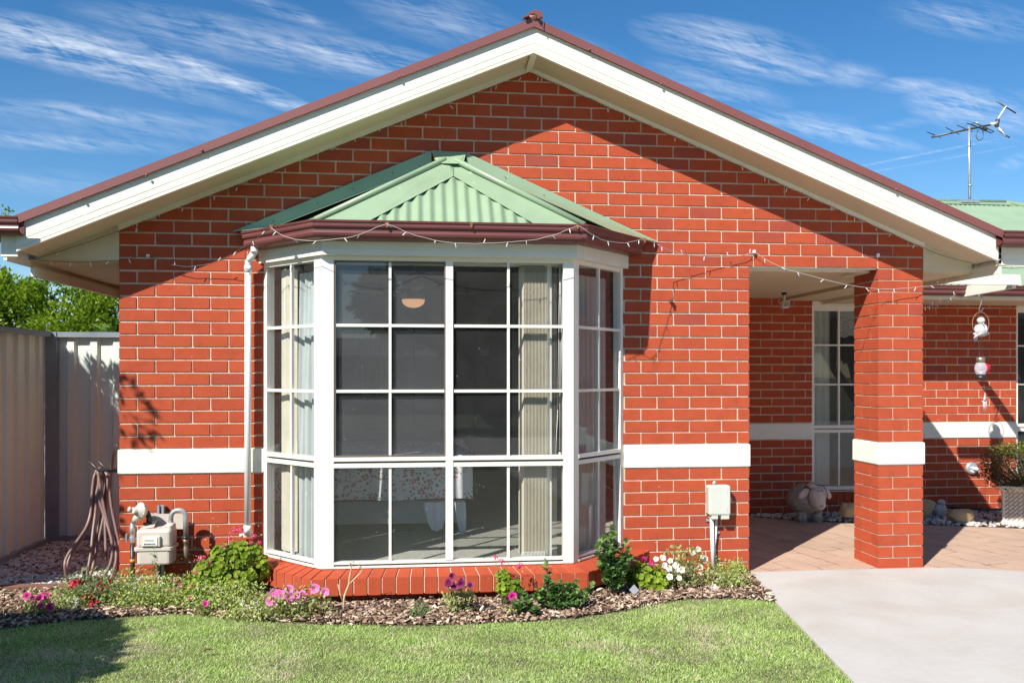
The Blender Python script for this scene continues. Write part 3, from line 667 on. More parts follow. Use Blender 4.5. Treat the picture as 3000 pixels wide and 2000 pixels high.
# concrete driveway
def concrete():
    m,nt,b,out=newmat('concrete_slab'); geo=nt.new('ShaderNodeTexCoord').outputs['Object']
    a=nt.ramp(nt.noise(geo,1.3,6,.6,.4),[(.25,(.45,.425,.385)),(.5,(.50,.475,.435)),(.75,(.55,.53,.49))])
    o=nt.mix(1.0,a,nt.ramp(nt.noise(geo,22,4,.6),[(.3,(.96,.955,.95)),(.7,(1.03,1.03,1.03))]),'MULTIPLY')
    o=nt.mix(1.0,o,nt.ramp(nt.noise(geo,220,2,.6),[(.3,(.93,.93,.93)),(.7,(1.05,1.05,1.05))]),'MULTIPLY')
    st=nt.ramp(nt.noise(geo,.9,3,.5,1.2),[(.56,(0,0,0)),(.66,(.35,.35,.35))]); o=nt.mix(st,o,lin((.42,.36,.29)))
    nt.link(o,b.inputs['Base Color']); b.inputs['Roughness'].default_value=.85
    bp=nt.new('ShaderNodeBump'); bp.inputs['Strength'].default_value=.35; bp.inputs['Distance'].default_value=.004; nt.link(nt.noise(geo,160,4,.7),bp.inputs['Height']); nt.link(bp.outputs[0],b.inputs['Normal']); return m
poly('driveway',[(2.39,-.03),(2.9,-.018),(3.4,-.02),(3.75,-.03),(4.0,-.06),(4.55,-.27),(5.2,-.7),(6,-1.4),(14,-3),(14,-14),(.6,-14),(1.86,-3.2),(2.02,-2.23),(2.14,-1.5),(2.235,-.87)],.0,concrete(),.08,kind='structure')
def paving():
    m,nt,b,out=newmat('clay_pavers'); geo=nt.new('ShaderNodeTexCoord').outputs['Object']
    mp=nt.new('ShaderNodeMapping'); mp.inputs['Rotation'].default_value=(0,0,R(76)); nt.link(geo,mp.inputs[0])
    nz=nt.new('ShaderNodeTexNoise'); nz.inputs['Scale'].default_value=7; nt.link(geo,nz.inputs['Vector'])
    va=nt.new('ShaderNodeVectorMath',operation='SCALE'); nt.link(nz.outputs['Color'],va.inputs[0]); va.inputs[3].default_value=.085
    vb=nt.new('ShaderNodeVectorMath',operation='ADD'); nt.link(mp.outputs[0],vb.inputs[0]); nt.link(va.outputs[0],vb.inputs[1])
    br=nt.new('ShaderNodeTexBrick'); br.inputs['Color1'].default_value=(.46,.31,.22,1); br.inputs['Color2'].default_value=(.52,.36,.265,1); br.inputs['Mortar'].default_value=(.15,.07,.045,1)
    br.inputs['Scale'].default_value=1; br.inputs['Mortar Size'].default_value=.0055; br.inputs['Brick Width'].default_value=.42; br.inputs['Row Height'].default_value=.21; br.inputs['Mortar Smooth'].default_value=.4
    nt.link(vb.outputs[0],br.inputs['Vector'])
    # joints are partly filled with sand
    fill=nt.ramp(nt.noise(geo,5,3,.6),[(.42,(.15,.15,.15)),(.58,(.85,.85,.85))])
    o=nt.mix(fill,br.outputs['Color'],lin((.50,.345,.25)))
    o=nt.mix(1.0,o,nt.ramp(nt.noise(geo,3,6,.65),[(.3,(.86,.86,.86)),(.7,(1.1,1.1,1.1))]),'MULTIPLY')
    nt.link(o,b.inputs['Base Color']); b.inputs['Roughness'].default_value=.85
    bp=nt.new('ShaderNodeBump'); bp.inputs['Strength'].default_value=.5; bp.inputs['Distance'].default_value=.004
    h=nt.math('SUBTRACT',nt.noise(geo,90,4,.6),nt.math('MULTIPLY',br.outputs['Fac'],1.5)); nt.link(h,bp.inputs['Height']); nt.link(bp.outputs[0],b.inputs['Normal']); return m
poly('paved_path',[(2.39,-.0295),(2.9,-.0175),(3.4,-.0195),(3.75,-.0295),(4.0,-.0595),(4.55,-.2695),(5.2,-.7),(6,-1.4),(9,-2.5),(9,.3),(6.4,1.05),(5.6,1.4),(4.9,1.66),(4.2,1.84),(3.7,2.05),(3.2,2.44),(2.39,2.44)],-.004,paving(),.03,kind='structure')
poly('gravel_bed',[(9,.3),(6.4,1.05),(5.6,1.4),(4.9,1.66),(4.2,1.84),(3.7,2.05),(3.2,2.44),(12,2.44),(12,.3)],-.010,M['soil'],kind='structure')
# ================================================================= FENCES
M['fence']=mat('fence_sheet',(.70,.77,.68),.5,.04,2,.02,20); M['fpost']=mat('fence_frame_steel',(.27,.30,.33),.38,.12,5,metal=.25)
def panelrows(n,per=.19,d=.026,half=False):
    s=0; P=[]
    while s<n:
        P+=[(s,0),(s+.085,0),(s+.10,d),(s+.155,d),(s+.17,0)] ; s+=per
    return [p for p in P if p[0]<=n]
def fence(name,label,o,u,n,L,z0,z1,phase=0):
    t=thing(name,label,'fence',(o[0],o[1],z0)); o=Vector(o);u=Vector(u);n=Vector(n)
    mb=MB(); pr=panelrows(L)
    rows=[[(*(o+u*s+n*(d-.03)),z0+.03),(*(o+u*s+n*(d-.03)),z1-.01)] for s,d in pr]
    mb.rows(rows,False,False)
    mb.build('fence_sheet',M['fence'],t,recalc=False)
    mb=MB(); mb.cbox(o,u,n,0,L,-.02,.028,z1-.045,z1); mb.build('top_rail',M['fpost'],t)
    mb=MB(); mb.cbox(o,u,n,0,L,-.02,.024,z0-.01,z0+.05); mb.build('bottom_rail',M['fpost'],t)
    return t
fA=fence('metal_fence','beige ribbed metal fence panel running towards the camera at the left edge',(-3.15,1.66),(0,-1),(1,0),2.10,0,1.80)
fB=fence('metal_fence','beige ribbed metal fence panel closing the side yard, half in sun, beside the brick corner',(-3.11,1.70),(1,0),(0,-1),1.09,0,1.80)
mb=MB(); mb.box(-3.19,-3.085,1.665,1.725,-.02,1.80); mb.tube([(-3.17,1.69,1.79),(-3.17,1.69,1.86),(-3.15,1.68,1.875),(-3.13,1.67,1.86)],.004,6); mb.build('corner_post',M['fpost'],fB)
mb=MB(); mb.box(-3.175,-3.125,-.46,-.41,-.02,1.80); mb.build('end_post',M['fpost'],fA)
# ================================================================= PLANTS AND LOOSE GROUND COVER
def rotmats(dirs,roll):
    """frames whose local Y is dirs (n,3) and whose roll about it is roll (n,)"""
    d=dirs/np.linalg.norm(dirs,axis=1,keepdims=True); up=np.tile([0,0,1.],(len(d),1)); up[np.abs(d[:,2])>.95]=[1,0,0]
    x=np.cross(d,up); x/=np.linalg.norm(x,axis=1,keepdims=True); z=np.cross(x,d)
    c,s=np.cos(roll)[:,None],np.sin(roll)[:,None]; x2=x*c+z*s; z2=-x*s+z*c
    return np.stack([x2,d,z2],axis=2)
LEAF=dict(
 oval=(np.array([(0,0,0),(-.28,.35,.07),(0,.42,-.02),(.28,.35,.07),(-.2,.75,.04),(0,.78,-.03),(.2,.75,.04),(0,1,-.06)]),np.array([(0,2,1),(0,3,2),(1,2,5),(1,5,4),(2,3,6),(2,6,5),(4,5,7),(5,6,7)])),
 small=(np.array([(0,0,0),(-.27,.5,.06),(.27,.5,.06),(0,1,-.05)]),np.array([(0,2,1),(1,2,3)])),
 thin=(np.array([(0,0,0),(-.09,.5,.02),(.09,.5,.02),(0,1,-.05)]),np.array([(0,2,1),(1,2,3)])),
 blade=(np.array([(-.06,0,0),(.06,0,0),(-.045,.55,.06),(.045,.55,.06),(0,1,.22)]),np.array([(0,1,2),(1,3,2),(2,3,4)])),
)
def fan(n,r,cup,jag=0,center_y=.0):
    v=[(0,center_y,-cup)];
    for i in range(n):
        a=2*math.pi*i/n; rr=r*(1+(jag if i%2 else -jag)); v.append((rr*math.sin(a),center_y+rr*math.cos(a),0 if i%2 else cup*.25))
    return np.array(v),np.array([(0,1+i,1+(i+1)%n) for i in range(n)])
LEAF['round']=fan(14,.5,.13,.09,.5); LEAF['lobed']=fan(14,.5,.07,.26,.5)
def leaves(name,kind,pos,dirs,size,mat_,tint,parent,roll=None):
    V0,F0=LEAF[kind]; n=len(pos); roll=rng.uniform(-1.2,1.2,n) if roll is None else roll
    Rm=rotmats(dirs,roll); V=np.einsum('nij,kj->nki',Rm,V0)*np.asarray(size).reshape(-1,1,1)+pos[:,None,:]
    F=(F0[None]+ (np.arange(n)*len(V0))[:,None,None]).reshape(-1,3)
    return npmesh(name,V.reshape(-1,3),F,mat_,np.repeat(tint,len(F0)),parent=parent)
def rdir(n,up=.6,spread=1.):
    d=rng.normal(size=(n,3))*spread; d[:,2]=np.abs(d[:,2])*.6+up; return d
def shell(n,c,r,fill=.35):
    d=rng.normal(size=(n,3)); d/=np.linalg.norm(d,axis=1,keepdims=True); k=rng.uniform(fill,1,n)**.6
    return np.array(c)+d*np.array(r)*k[:,None], d
M['lf_ger']=leafmat('geranium_leaf',(.12,.20,.015),(.34,.46,.03),.4,.5)
M['lf_mum']=leafmat('chrysanthemum_leaf',(.08,.17,.05),(.24,.38,.10),.3,.55)
M['lf_pet']=leafmat('petunia_leaf',(.22,.28,.08),(.50,.52,.20),.35,.7)
M['lf_aly']=leafmat('alyssum_leaf',(.26,.36,.07),(.58,.66,.20),.35,.7)
M['lf_dia']=leafmat('dianthus_leaf',(.09,.17,.06),(.26,.40,.14),.3,.55)
M['lf_hedge']=leafmat('privet_leaf',(.06,.12,.010),(.22,.34,.02),.45,.40,(.40,.50,.05))
M['lf_dark']=leafmat('shrub_leaf',(.03,.07,.015),(.10,.19,.03),.35,.4,(.2,.32,.08))
M['lf_tree']=leafmat('tree_leaf',(.035,.06,.02),(.10,.15,.04),.3,.5)
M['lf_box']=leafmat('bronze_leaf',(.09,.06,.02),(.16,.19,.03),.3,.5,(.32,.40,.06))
M['lf_dry']=leafmat('dry_leaf',(.28,.19,.09),(.55,.42,.24),.3,.8)
M['stem']=mat('green_stem',(.13,.14,.06),.7,.2,20); M['bark']=mat('bark',(.16,.12,.09),.9,.25,10,.6,30); M['twig']=mat('dry_twig',(.52,.40,.24),.85,.15,30)
def petal(name,a,b,c=None):
    m,nt,bs,out=newmat(name); at=nt.new('ShaderNodeAttribute',attribute_name='tint')
    nt.link(nt.ramp(at.outputs['Fac'],[(0,lin(a)),(.45,lin(b)),(1,lin(c or b))]),bs.inputs['Base Color']); bs.inputs['Roughness'].default_value=.6
    tr=nt.new('ShaderNodeBsdfTranslucent'); nt.link(nt.ramp(at.outputs['Fac'],[(0,lin(a)),(.45,lin(b)),(1,lin(c or b))]),tr.inputs[0]); mx=nt.new('ShaderNodeMixShader'); mx.inputs[0].default_value=.3
    nt.link(bs.outputs[0],mx.inputs[1]); nt.link(tr.outputs[0],mx.inputs[2]); nt.link(mx.outputs[0],out.inputs[0]); return m
M['p_pink']=petal('pink_petal',(.75,.55,.3),(.75,.09,.42),(.9,.30,.62)); M['p_red']=petal('crimson_petal',(.35,.01,.03),(.62,.015,.05),(.75,.05,.12))
M['p_mag']=petal('magenta_petal',(.25,.01,.08),(.62,.015,.25),(.78,.04,.35)); M['p_purple']=petal('purple_petal',(.03,.0,.01),(.16,.003,.06),(.30,.01,.12))
M['p_white']=petal('white_petal',(.75,.68,.30),(.80,.80,.76),(.85,.85,.83)); M['p_ger']=petal('geranium_petal',(.5,.02,.12),(.75,.04,.22),(.85,.12,.35))
M['p_rose']=petal('rose_petal',(.5,.08,.12),(.70,.14,.22),(.80,.35,.40))
def trumpet(seed=0,lob=5,r=.033):
    """petunia bloom facing -y: funnel and five wavy lobes"""
    n=lob*4; v=[];t=[];f=[]
    rings=((.10,.55,0),(.28,.25,.2),(.62,.04,.55),(1.0,-.02,1.0)); rr=random.Random(seed)
    for q,h,ti in rings:
        for i in range(n):
            a=2*math.pi*i/n; k=1-(.13 if q==1 else .02)*(1 if i%4==0 else (-.3 if i%4==2 else .2)); k*=rr.uniform(.95,1.05)
            v.append((math.cos(a)*r*q*k, h*r+rr.uniform(-.05,.05)*r*(q==1)+ (.10*r if (i%4==0 and q==1) else 0), math.sin(a)*r*q*k))
    for j in range(3):
        for i in range(n): f.append((j*n+i,j*n+(i+1)%n,(j+1)*n+(i+1)%n,(j+1)*n+i)); t.append((rings[j][2]+rings[j+1][2])/2)
    me=bpy.data.meshes.new('bloom'); me.from_pydata(v+[(0,r*.6,0)],[],f+[(i,len(v),(i+1)%n) for i in range(n)]); t+= [0]*n
    a=me.attributes.new('tint','FLOAT','FACE'); a.data.foreach_set('value',t); me.polygons.foreach_set('use_smooth',[True]*len(me.polygons)); return me
def cluster(seed=0,r=.022,n=16,pr=.008):
    """round geranium head of many small five-petalled florets"""
    rr=random.Random(seed); v=[];f=[];t=[]
    for k in range(n):
        d=Vector((rr.gauss(0,1),rr.gauss(0,1),abs(rr.gauss(0,1))+.1)).normalized(); c=d*r*rr.uniform(.7,1.05); x=d.orthogonal().normalized();y=d.cross(x)
        b=len(v); v.append(tuple(c-d*.002))
        for i in range(10):
            a=math.pi*2*i/10; q=pr*(1.1 if i%2 else .55)*rr.uniform(.8,1.2); v.append(tuple(c+(x*math.cos(a)+y*math.sin(a))*q+d*.001*(i%2)))
        for i in range(10): f.append((b,b+1+i,b+1+(i+1)%10)); t.append(rr.uniform(.2,1))
    me=bpy.data.meshes.new('bloom_head'); me.from_pydata(v,[],f); a=me.attributes.new('tint','FLOAT','FACE'); a.data.foreach_set('value',t); return me
TR=[trumpet(i) for i in range(4)]; CLU=[cluster(i) for i in range(3)]; SMF=[cluster(10+i,.010,3,.009) for i in range(2)]; TINY=[cluster(20+i,.007,7,.0035) for i in range(2)]
CACHE={}
def bloom(root,me,m,p,face=(0,-1,0),s=1.,name='flower'):
    key=(me.name,m.name)
    if key not in CACHE:
        q=me.copy(); q.materials.append(m); CACHE[key]=q
    o=bpy.data.objects.new(name,CACHE[key]); C.objects.link(o); o.parent=root
    o.location=Vector(p)-BASE[root.name]; o.scale=(s,)*3
    f=Vector(face).normalized()
    o.rotation_euler=(f.to_track_quat('-Y','Z').to_euler() if me in TR else f.to_track_quat('Z','Y').to_euler()); return o
def stems(root,base,tips,r=.0025,m=None,bend=.3,name='stem'):
    mb=MB(); b=Vector(base)
    for t in tips:
        t=Vector(t); mid=b.lerp(t,.5)+Vector((rng.uniform(-1,1)*.02,rng.uniform(-1,1)*.02,-.02*bend)); o=b+Vector((rng.uniform(-.02,.02),rng.uniform(-.02,.02),0))
        mb.tube([o,mid,t],[r*1.4,r,r*.6],5)
    return mb.build(name,m or M['stem'],root,recalc=False)
def plant(name,label,cat,base,group=None): return thing(name,label,cat,base,group)
def jit(n,s): return rng.normal(size=(n,3))*s
# ---- geraniums: round yellow-green leaves in clumps
def geranium(name,label,base,blobs,heads,dry=0,size=(.022,.042),mflower=None,n=260,group='geraniums along the house'):
    root=plant(name,label,'geranium',base,group); pos=[];dr=[]
    for (c,r,k) in blobs:
        p,d=shell(int(n*k),c,r,.45); pos.append(p); dr.append(d+np.array([0,-.35,.5]))
    pos=np.vstack(pos); dr=np.vstack(dr); keep=pos[:,2]>.0; pos,dr=pos[keep],dr[keep]; m=len(pos)
    # leaves held roughly face-up / face-out
    dirs=np.cross(dr,rng.normal(size=(m,3))); sz=rng.uniform(size[0],size[1],m)
    nrm=dr/np.linalg.norm(dr,axis=1,keepdims=True)
    # build frames directly: local y=dirs, local z ~ nrm
    y=dirs/np.linalg.norm(dirs,axis=1,keepdims=True); z=nrm+jit(m,.25); z-=y*(z*y).sum(1,keepdims=True); z/=np.linalg.norm(z,axis=1,keepdims=True); x=np.cross(y,z)
    V0,F0=LEAF['round']; V0=V0-np.array([0,.5,0]); Rm=np.stack([x,y,z],axis=2); V=np.einsum('nij,kj->nki',Rm,V0)*sz[:,None,None]+pos[:,None,:]
    F=(F0[None]+(np.arange(m)*len(V0))[:,None,None]).reshape(-1,3)
    npmesh('foliage',V.reshape(-1,3),F,M['lf_ger'],np.repeat(np.clip(rng.normal(.55,.3,m),0,1),len(F0)),parent=root)
    stems(root,base,[tuple(p) for p in pos[::max(1,m//24)]],.003)
    for (p,s) in heads:
        p=Vector(p); bloom(root,CLU[int(rng.integers(3))],mflower or M['p_ger'],p,(rng.uniform(-.3,.3),-.6,.8),s)
    if heads: stems(root,base,[h_[0] for h_ in heads],.0015,name='flower_stalk')
    if dry:
        k=dry; p=np.array([blobs[int(rng.integers(len(blobs)))][0] for _ in range(k)])+np.array([0,-.05,.10])+jit(k,.06)
        setp(leaves('dry_blooms','small',p+jit(k,.012),rng.normal(size=(k,3)),rng.uniform(.008,.016,k),M['lf_dry'],rng.uniform(0,1,k),root),kind='stuff')
    return root
def w3(px,py,y): return tuple(W(px,py,y=y))
geranium('geranium','large yellow-green geranium with browned pink heads beside the downpipe and gas meter',(-1.258,-0.32,0),
  [(w3(700,1625,-.32),(.12,.10,.09),.8),(w3(625,1672,-.38),(.13,.10,.09),.8),(w3(745,1660,-.30),(.11,.09,.10),.5),(w3(590,1700,-.42),(.10,.09,.06),.3),(w3(690,1700,-.40),(.13,.08,.06),.4),(w3(650,1625,-.36),(.07,.06,.07),.3),(w3(735,1615,-.30),(.07,.06,.06),.3),(w3(570,1725,-.48),(.08,.06,.05),.25)],
  [(w3(690,1554,-.32),1.1),(w3(706,1552,-.34),.9),(w3(585,1640,-.5),.8),(w3(597,1632,-.5),.7),(w3(633,1580,-.4),.5),(w3(745,1570,-.3),.8),(w3(760,1590,-.3),.8),(w3(575,1675,-.5),.7),(w3(672,1575,-.34),.8),(w3(735,1590,-.32),.7),(w3(655,1600,-.38),.6),(w3(610,1650,-.46),.7)],dry=260,n=430)
geranium('geranium','bright lime geranium with pink flowers at the right end of the bay sill',(1.511,-0.40,0),
  [(w3(1895,1690,-.42),(.14,.10,.09),1.0),(w3(1850,1670,-.35),(.08,.07,.10),.4),(w3(1935,1705,-.45),(.08,.07,.07),.4)],
  [(w3(1843,1640,-.42),1.0),(w3(1852,1650,-.43),.8),(w3(1888,1637,-.46),1.0),(w3(1908,1650,-.48),1.0),(w3(1865,1637,-.4),.7)],dry=60,n=330,mflower=M['p_mag'])
geranium('geranium','small geranium in front of the bay sill with pink heads and dry stalks',(0.531,-0.74,0),
  [(w3(1490,1712,-.72),(.085,.07,.06),.6),(w3(1475,1690,-.70),(.05,.04,.05),.3),(w3(1505,1725,-.72),(.06,.06,.05),.3)],
  [(w3(1452,1632,-.70),.7),(w3(1470,1645,-.70),.9),(w3(1516,1660,-.71),.9),(w3(1525,1655,-.71),.8),(w3(1448,1628,-.7),.5)],dry=90,n=190,size=(.022,.038))
# ---- chrysanthemums: upright stems with lobed leaves
def mum(label,base,tips,n=40,s=(.03,.06),group='chrysanthemums by the bay'):
    root=plant('chrysanthemum',label,'chrysanthemum',base,group); b=Vector(base); mb=MB(); pos=[];dr=[];sz=[];ti=[]
    for t in tips:
        t=Vector(t); o=b+Vector((rng.uniform(-.05,.05),rng.uniform(-.04,.04),0)); mid=o.lerp(t,.5)+Vector((rng.uniform(-.03,.03),rng.uniform(-.03,.03),0))
        mb.tube([o,mid,t],[.0035,.003,.0015],6)
        for k in range(n):
            u=.25+.75*(k/n)**.8; p=o.lerp(t,u); a=rng.uniform(0,2*math.pi); pos.append(p); dr.append((math.cos(a),math.sin(a)-.2,.35+.9*(u>.9))); sz.append(rng.uniform(*s)*(1 if u<.85 else .7)); ti.append(np.clip(rng.normal(.3+.5*(u>.85),.22),0,1))
    mb.build('stem',M['bark'],root,recalc=False)
    leaves('foliage','lobed',np.array([tuple(p) for p in pos]),np.array(dr),np.array(sz),M['lf_mum'],np.array(ti),root,roll=rng.normal(0,.5,len(pos)))
    return root
mum('tall leafy chrysanthemum standing against the right end of the bay window',(1.232,-0.58,0),[w3(1795,1535,-.55),w3(1765,1570,-.6),w3(1835,1575,-.5),w3(1750,1600,-.62),w3(1840,1610,-.52),w3(1790,1600,-.6),w3(1775,1650,-.62),w3(1815,1660,-.6),w3(1760,1640,-.6),w3(1800,1560,-.55),w3(1820,1635,-.55)],30,(.035,.06))
mum('low spreading chrysanthemum in the mulch in front of the bay sill',(0.851,-0.88,0),[w3(1600,1640,-.80),w3(1605,1690,-.82),w3(1570,1720,-.85),w3(1640,1700,-.82),w3(1690,1700,-.8),w3(1740,1710,-.78),w3(1660,1740,-.86),w3(1610,1745,-.9),w3(1570,1755,-.92),w3(1720,1750,-.85),w3(1690,1765,-.9),w3(1640,1770,-.92),w3(1620,1720,-.84),w3(1660,1710,-.82),w3(1590,1700,-.84),w3(1700,1730,-.84),w3(1560,1740,-.88)],24,(.03,.052))
mum('small side clump of chrysanthemum leaves left of the low spreading one',(0.630,-0.97,0),[w3(1530,1730,-.95),w3(1510,1755,-1.0),w3(1550,1760,-.98),w3(1570,1780,-1.0),w3(1520,1775,-1.0)],24,(.026,.045))
# ---- petunias: straggly stems, narrow leaves, trumpets
def petunia(label,base,spread,n,blooms,m,cat='petunia',lm='lf_pet',leaf='small',ls=(.018,.038),s=1.,group='petunias in the front bed',name='petunia',fl=TR,seed=0,up=.5,fs=1.):
    root=plant(name,label,cat,base,group)
    p,d=shell(n,(base[0],base[1],base[2]+spread[2]*.45),spread,.1); p[:,2]=np.abs(p[:,2]-.0)
    tips=[tuple(q) for q in p[::max(1,n//30)]]; stems(root,base,tips,.0013)
    leaves('foliage',leaf,p,rdir(n,up),rng.uniform(*ls,n),M[lm],np.clip(rng.normal(.5,.3,n),0,1),root)
    for i,(px,py,y) in enumerate(blooms):
        q=W(px,py,y=y); bloom(root,fl[i%len(fl)],m,q,(rng.uniform(-.5,.4),-1,rng.uniform(.1,.8)) if fl is TR else (rng.uniform(-.4,.4),-.8,.8),s*rng.uniform(.85,1.1))
    if fl is TR and blooms: stems(root,base,[tuple(W(a,b,y=c)+Vector((0,.02,-.01))) for a,b,c in blooms],.0016,name='flower_stalk')
    return root
petunia('magenta-pink veined petunias in bloom at the left front corner of the bay sill',(-0.736,-0.84,0),(.26,.14,.13),700,[(806,1745,-.84),(820,1740,-.84),(847,1725,-.82),(850,1748,-.86),(868,1742,-.84),(886,1742,-.84),(795,1757,-.88),(922,1723,-.84),(952,1733,-.84),(803,1735,-.82)],M['p_pink'],s=.92)
petunia('small pink petunia at the far left end of the bed by the side yard',(-2.269,-0.62,0),(.12,.09,.10),260,[(78,1745,-.62),(98,1753,-.62),(118,1748,-.62),(120,1771,-.66),(134,1742,-.6),(146,1776,-.66)],M['p_mag'],s=.75)
petunia('dark purple petunia over dry stalks in front of the bay centre',(0.239,-0.86,0.02),(.11,.07,.12),300,[(1325,1686,-.93),(1316,1704,-.95),(1352,1700,-.94),(1378,1712,-.95),(1350,1710,-.96),(1310,1712,-.95),(1332,1716,-.95)],M['p_purple'],s=.75)
petunia('single magenta petunia drooping over the mulch between geranium and chrysanthemum',(0.547,-0.98,0),(.05,.04,.05),30,[(1502,1746,-.98)],M['p_mag'],s=.9)
petunia('white petunias massed on pale stems below the phone box',(1.777,-0.38,0),(.20,.13,.20),900,[(1922,1636,-.42),(1942,1633,-.42),(1964,1642,-.42),(1980,1655,-.45),(1948,1655,-.46),(1960,1664,-.48),(1985,1668,-.5),(1998,1668,-.5),(2030,1616,-.38),(2045,1608,-.36),(2058,1632,-.38),(2066,1636,-.36),(2052,1660,-.4),(1962,1688,-.55),(1990,1692,-.55),(2090,1718,-.55)],M['p_white'],s=.66)
petunia('single small magenta bloom at the front of the pale groundcover',(-1.275,-0.72,0),(.06,.05,.04),40,[(602,1767,-.74)],M['p_mag'],s=.62)
# ---- dianthus
petunia('crimson dianthus clump beside the coiled hose',(-2.013,-0.42,0),(.27,.16,.15),1100,[(218,1706,-.50),(226,1704,-.50),(290,1702,-.36),(300,1708,-.38),(310,1718,-.40),(318,1700,-.36),(306,1722,-.42),(286,1736,-.46),(262,1748,-.48),(258,1750,-.5),(276,1764,-.5),(322,1736,-.4),(346,1742,-.4),(234,1740,-.46),(304,1697,-.34),(236,1706,-.4),(214,1718,-.45),(296,1716,-.4)],M['p_red'],'dianthus','lf_dia','thin',(.03,.055),2.5,'dianthus in the bed','dianthus',SMF)
petunia('low dark tuft of dianthus leaves alone in the mulch before the bay',(0.000,-0.92,0),(.08,.06,.06),170,[],M['p_red'],'dianthus','lf_dia','thin',(.025,.045),1.,'dianthus in the bed','dianthus',SMF)
petunia('airy rose-pink dianthus between the meter post and the large geranium',(-1.445,-0.50,0),(.22,.12,.14),800,[(515,1697,-.55),(520,1706,-.55),(532,1715,-.6),(564,1716,-.6),(560,1750,-.66),(510,1730,-.6),(588,1632,-.5),(575,1642,-.52)],M['p_rose'],'dianthus','lf_aly','thin',(.02,.04),1.3,'dianthus in the bed','dianthus',SMF)
# ---- alyssum mats
for lab,base,spr,nn,area in (('pale green alyssum mat with tiny white flowers in front of the gas meter',(-1.640,-0.50,0),(.32,.16,.14),2600,(365,520,1690,1745)),
    ('pale green alyssum mat flowering white in front of the large geranium',(-1.192,-0.62,0),(.32,.16,.13),2400,(560,760,1715,1780)),
    ('thin alyssum mat trailing over the mulch left of the pink petunias',(-0.981,-0.82,0),(.2,.12,.07),700,(700,790,1760,1790)),
    ('alyssum clump full of white flowers at the corner of the bed beside the driveway',(2.086,-0.42,0),(.17,.14,.12),1300,(2090,2170,1690,1735)),
    ('yellowing tuft of weeds at the foot of the brick corner by the porch',(2.268,-0.10,0),(.08,.06,.09),350,None),
    ('soft grey-green tuft beside the black gas riser',(-1.830,-0.24,0),(.14,.10,.14),700,(375,420,1690,1720)),
    ('short alyssum tuft left of the crimson dianthus',(-2.127,-0.52,0),(.14,.10,.10),600,(190,230,1750,1780))):
    fl=[] if area is None else [(rng.uniform(area[0],area[1]),rng.uniform(area[2],area[3]),base[1]-.03) for _ in range(26)]
    petunia(lab,base,spr,nn,fl,M['p_white'],'alyssum','lf_aly','small',(.010,.024),1.3,'alyssum along the bed','alyssum',TINY)
# ---- sprigs: tall dried flower stalks by the meter, twig at the sill
for lab,px,top,bot,yy,m in (('withered brown flower stalk left of the gas meter body',408,1655,1720,-.32,'lf_dry'),('half-dead green and brown stalk in front of the gas meter post',452,1610,1720,-.34,'lf_dia'),('small leafy weed behind the phone conduit',2102,1628,1690,-.06,'lf_dia')):
    b=W(px,bot,y=yy); t=W(px,top,y=yy); root=plant('dry_stalk' if m=='lf_dry' else 'weed',lab,'weed',(b.x,b.y,0)); stems(root,(b.x,b.y,0),[tuple(t),tuple(t+Vector((.015,0,-.05)))],.002,M['twig'] if m=='lf_dry' else M['stem'])
    k=46; u=rng.uniform(.2,1,k); p=np.array([b.lerp(t,q) for q in u])+jit(k,.008); leaves('foliage','small',p,rng.normal(size=(k,3)),rng.uniform(.014,.03,k),M[m],rng.uniform(0,1,k),root)
root=plant('dry_twig','bare forked dry twig standing in front of the bay sill','twig',(-.47,-.84,0))
mb=MB(); T=lambda px,py:W(px,py,y=-.80)
mb.tube([T(1008,1792),T(1007,1762),T(1009,1745),T(1022,1712),T(1024,1690),T(1029,1664),T(1032,1650)],[.008,.007,.007,.006,.005,.004,.002],7)
mb.tube([T(1022,1712),T(1038,1695),T(1056,1678),T(1061,1666),T(1052,1655)],[.005,.005,.004,.003,.002],6); mb.tube([T(1004,1762),T(996,1735),T(990,1710)],[.005,.004,.003],6)
mb.build('branch',M['twig'],root,recalc=False)
k=30; p=np.vstack([np.array([T(1055,1655)]*15),np.array([T(1032,1652)]*15)])+jit(k,.008); leaves('dead_leaves','small',p,rng.normal(size=(k,3)),rng.uniform(.008,.018,k),M['lf_dry'],rng.uniform(0,.5,k),root)
# ---------------------------------------------------------------- hedge beyond the back fence and shade trees
def shrub(name,label,cat,base,blobs,n,kind,ls,m,trunk=None,group=None,hi=.5,tmean=.45,clump=.0):
    root=plant(name,label,cat,base,group); P=[];Dd=[];Tt=[]
    for (c,r,k) in blobs:
        kk=int(n*k); p,d=shell(kk,c,r,.55)
        q=np.array([mnoise.noise(Vector(v)*clump) for v in p]) if clump else np.zeros(kk)
        keep=q>-.24 if clump else np.ones(kk,bool)
        P.append(p[keep]+ (d*q[:,None]*.25*np.mean(r))[keep]); Dd.append((d+jit(kk,.5))[keep]); Tt.append((tmean+q*.9+rng.normal(0,.22,kk))[keep])
    P=np.vstack(P);Dd=np.vstack(Dd);Tt=np.clip(np.hstack(Tt),0,1)
    leaves('crown',kind,P,Dd+np.array([0,0,.25]),rng.uniform(*ls,len(P)),M[m],Tt,root)
    mb=MB(); b=Vector(base)
    for (c,r,k) in blobs[:14]:
        c=Vector(c); mid=b.lerp(c,.5)+Vector((rng.uniform(-.05,.05),0,0)); tr=trunk or .03
        mb.tube([b,mid,c],[tr,tr*.6,tr*.25],8)
    mb.build('trunk',M['bark'],root,recalc=False); return root
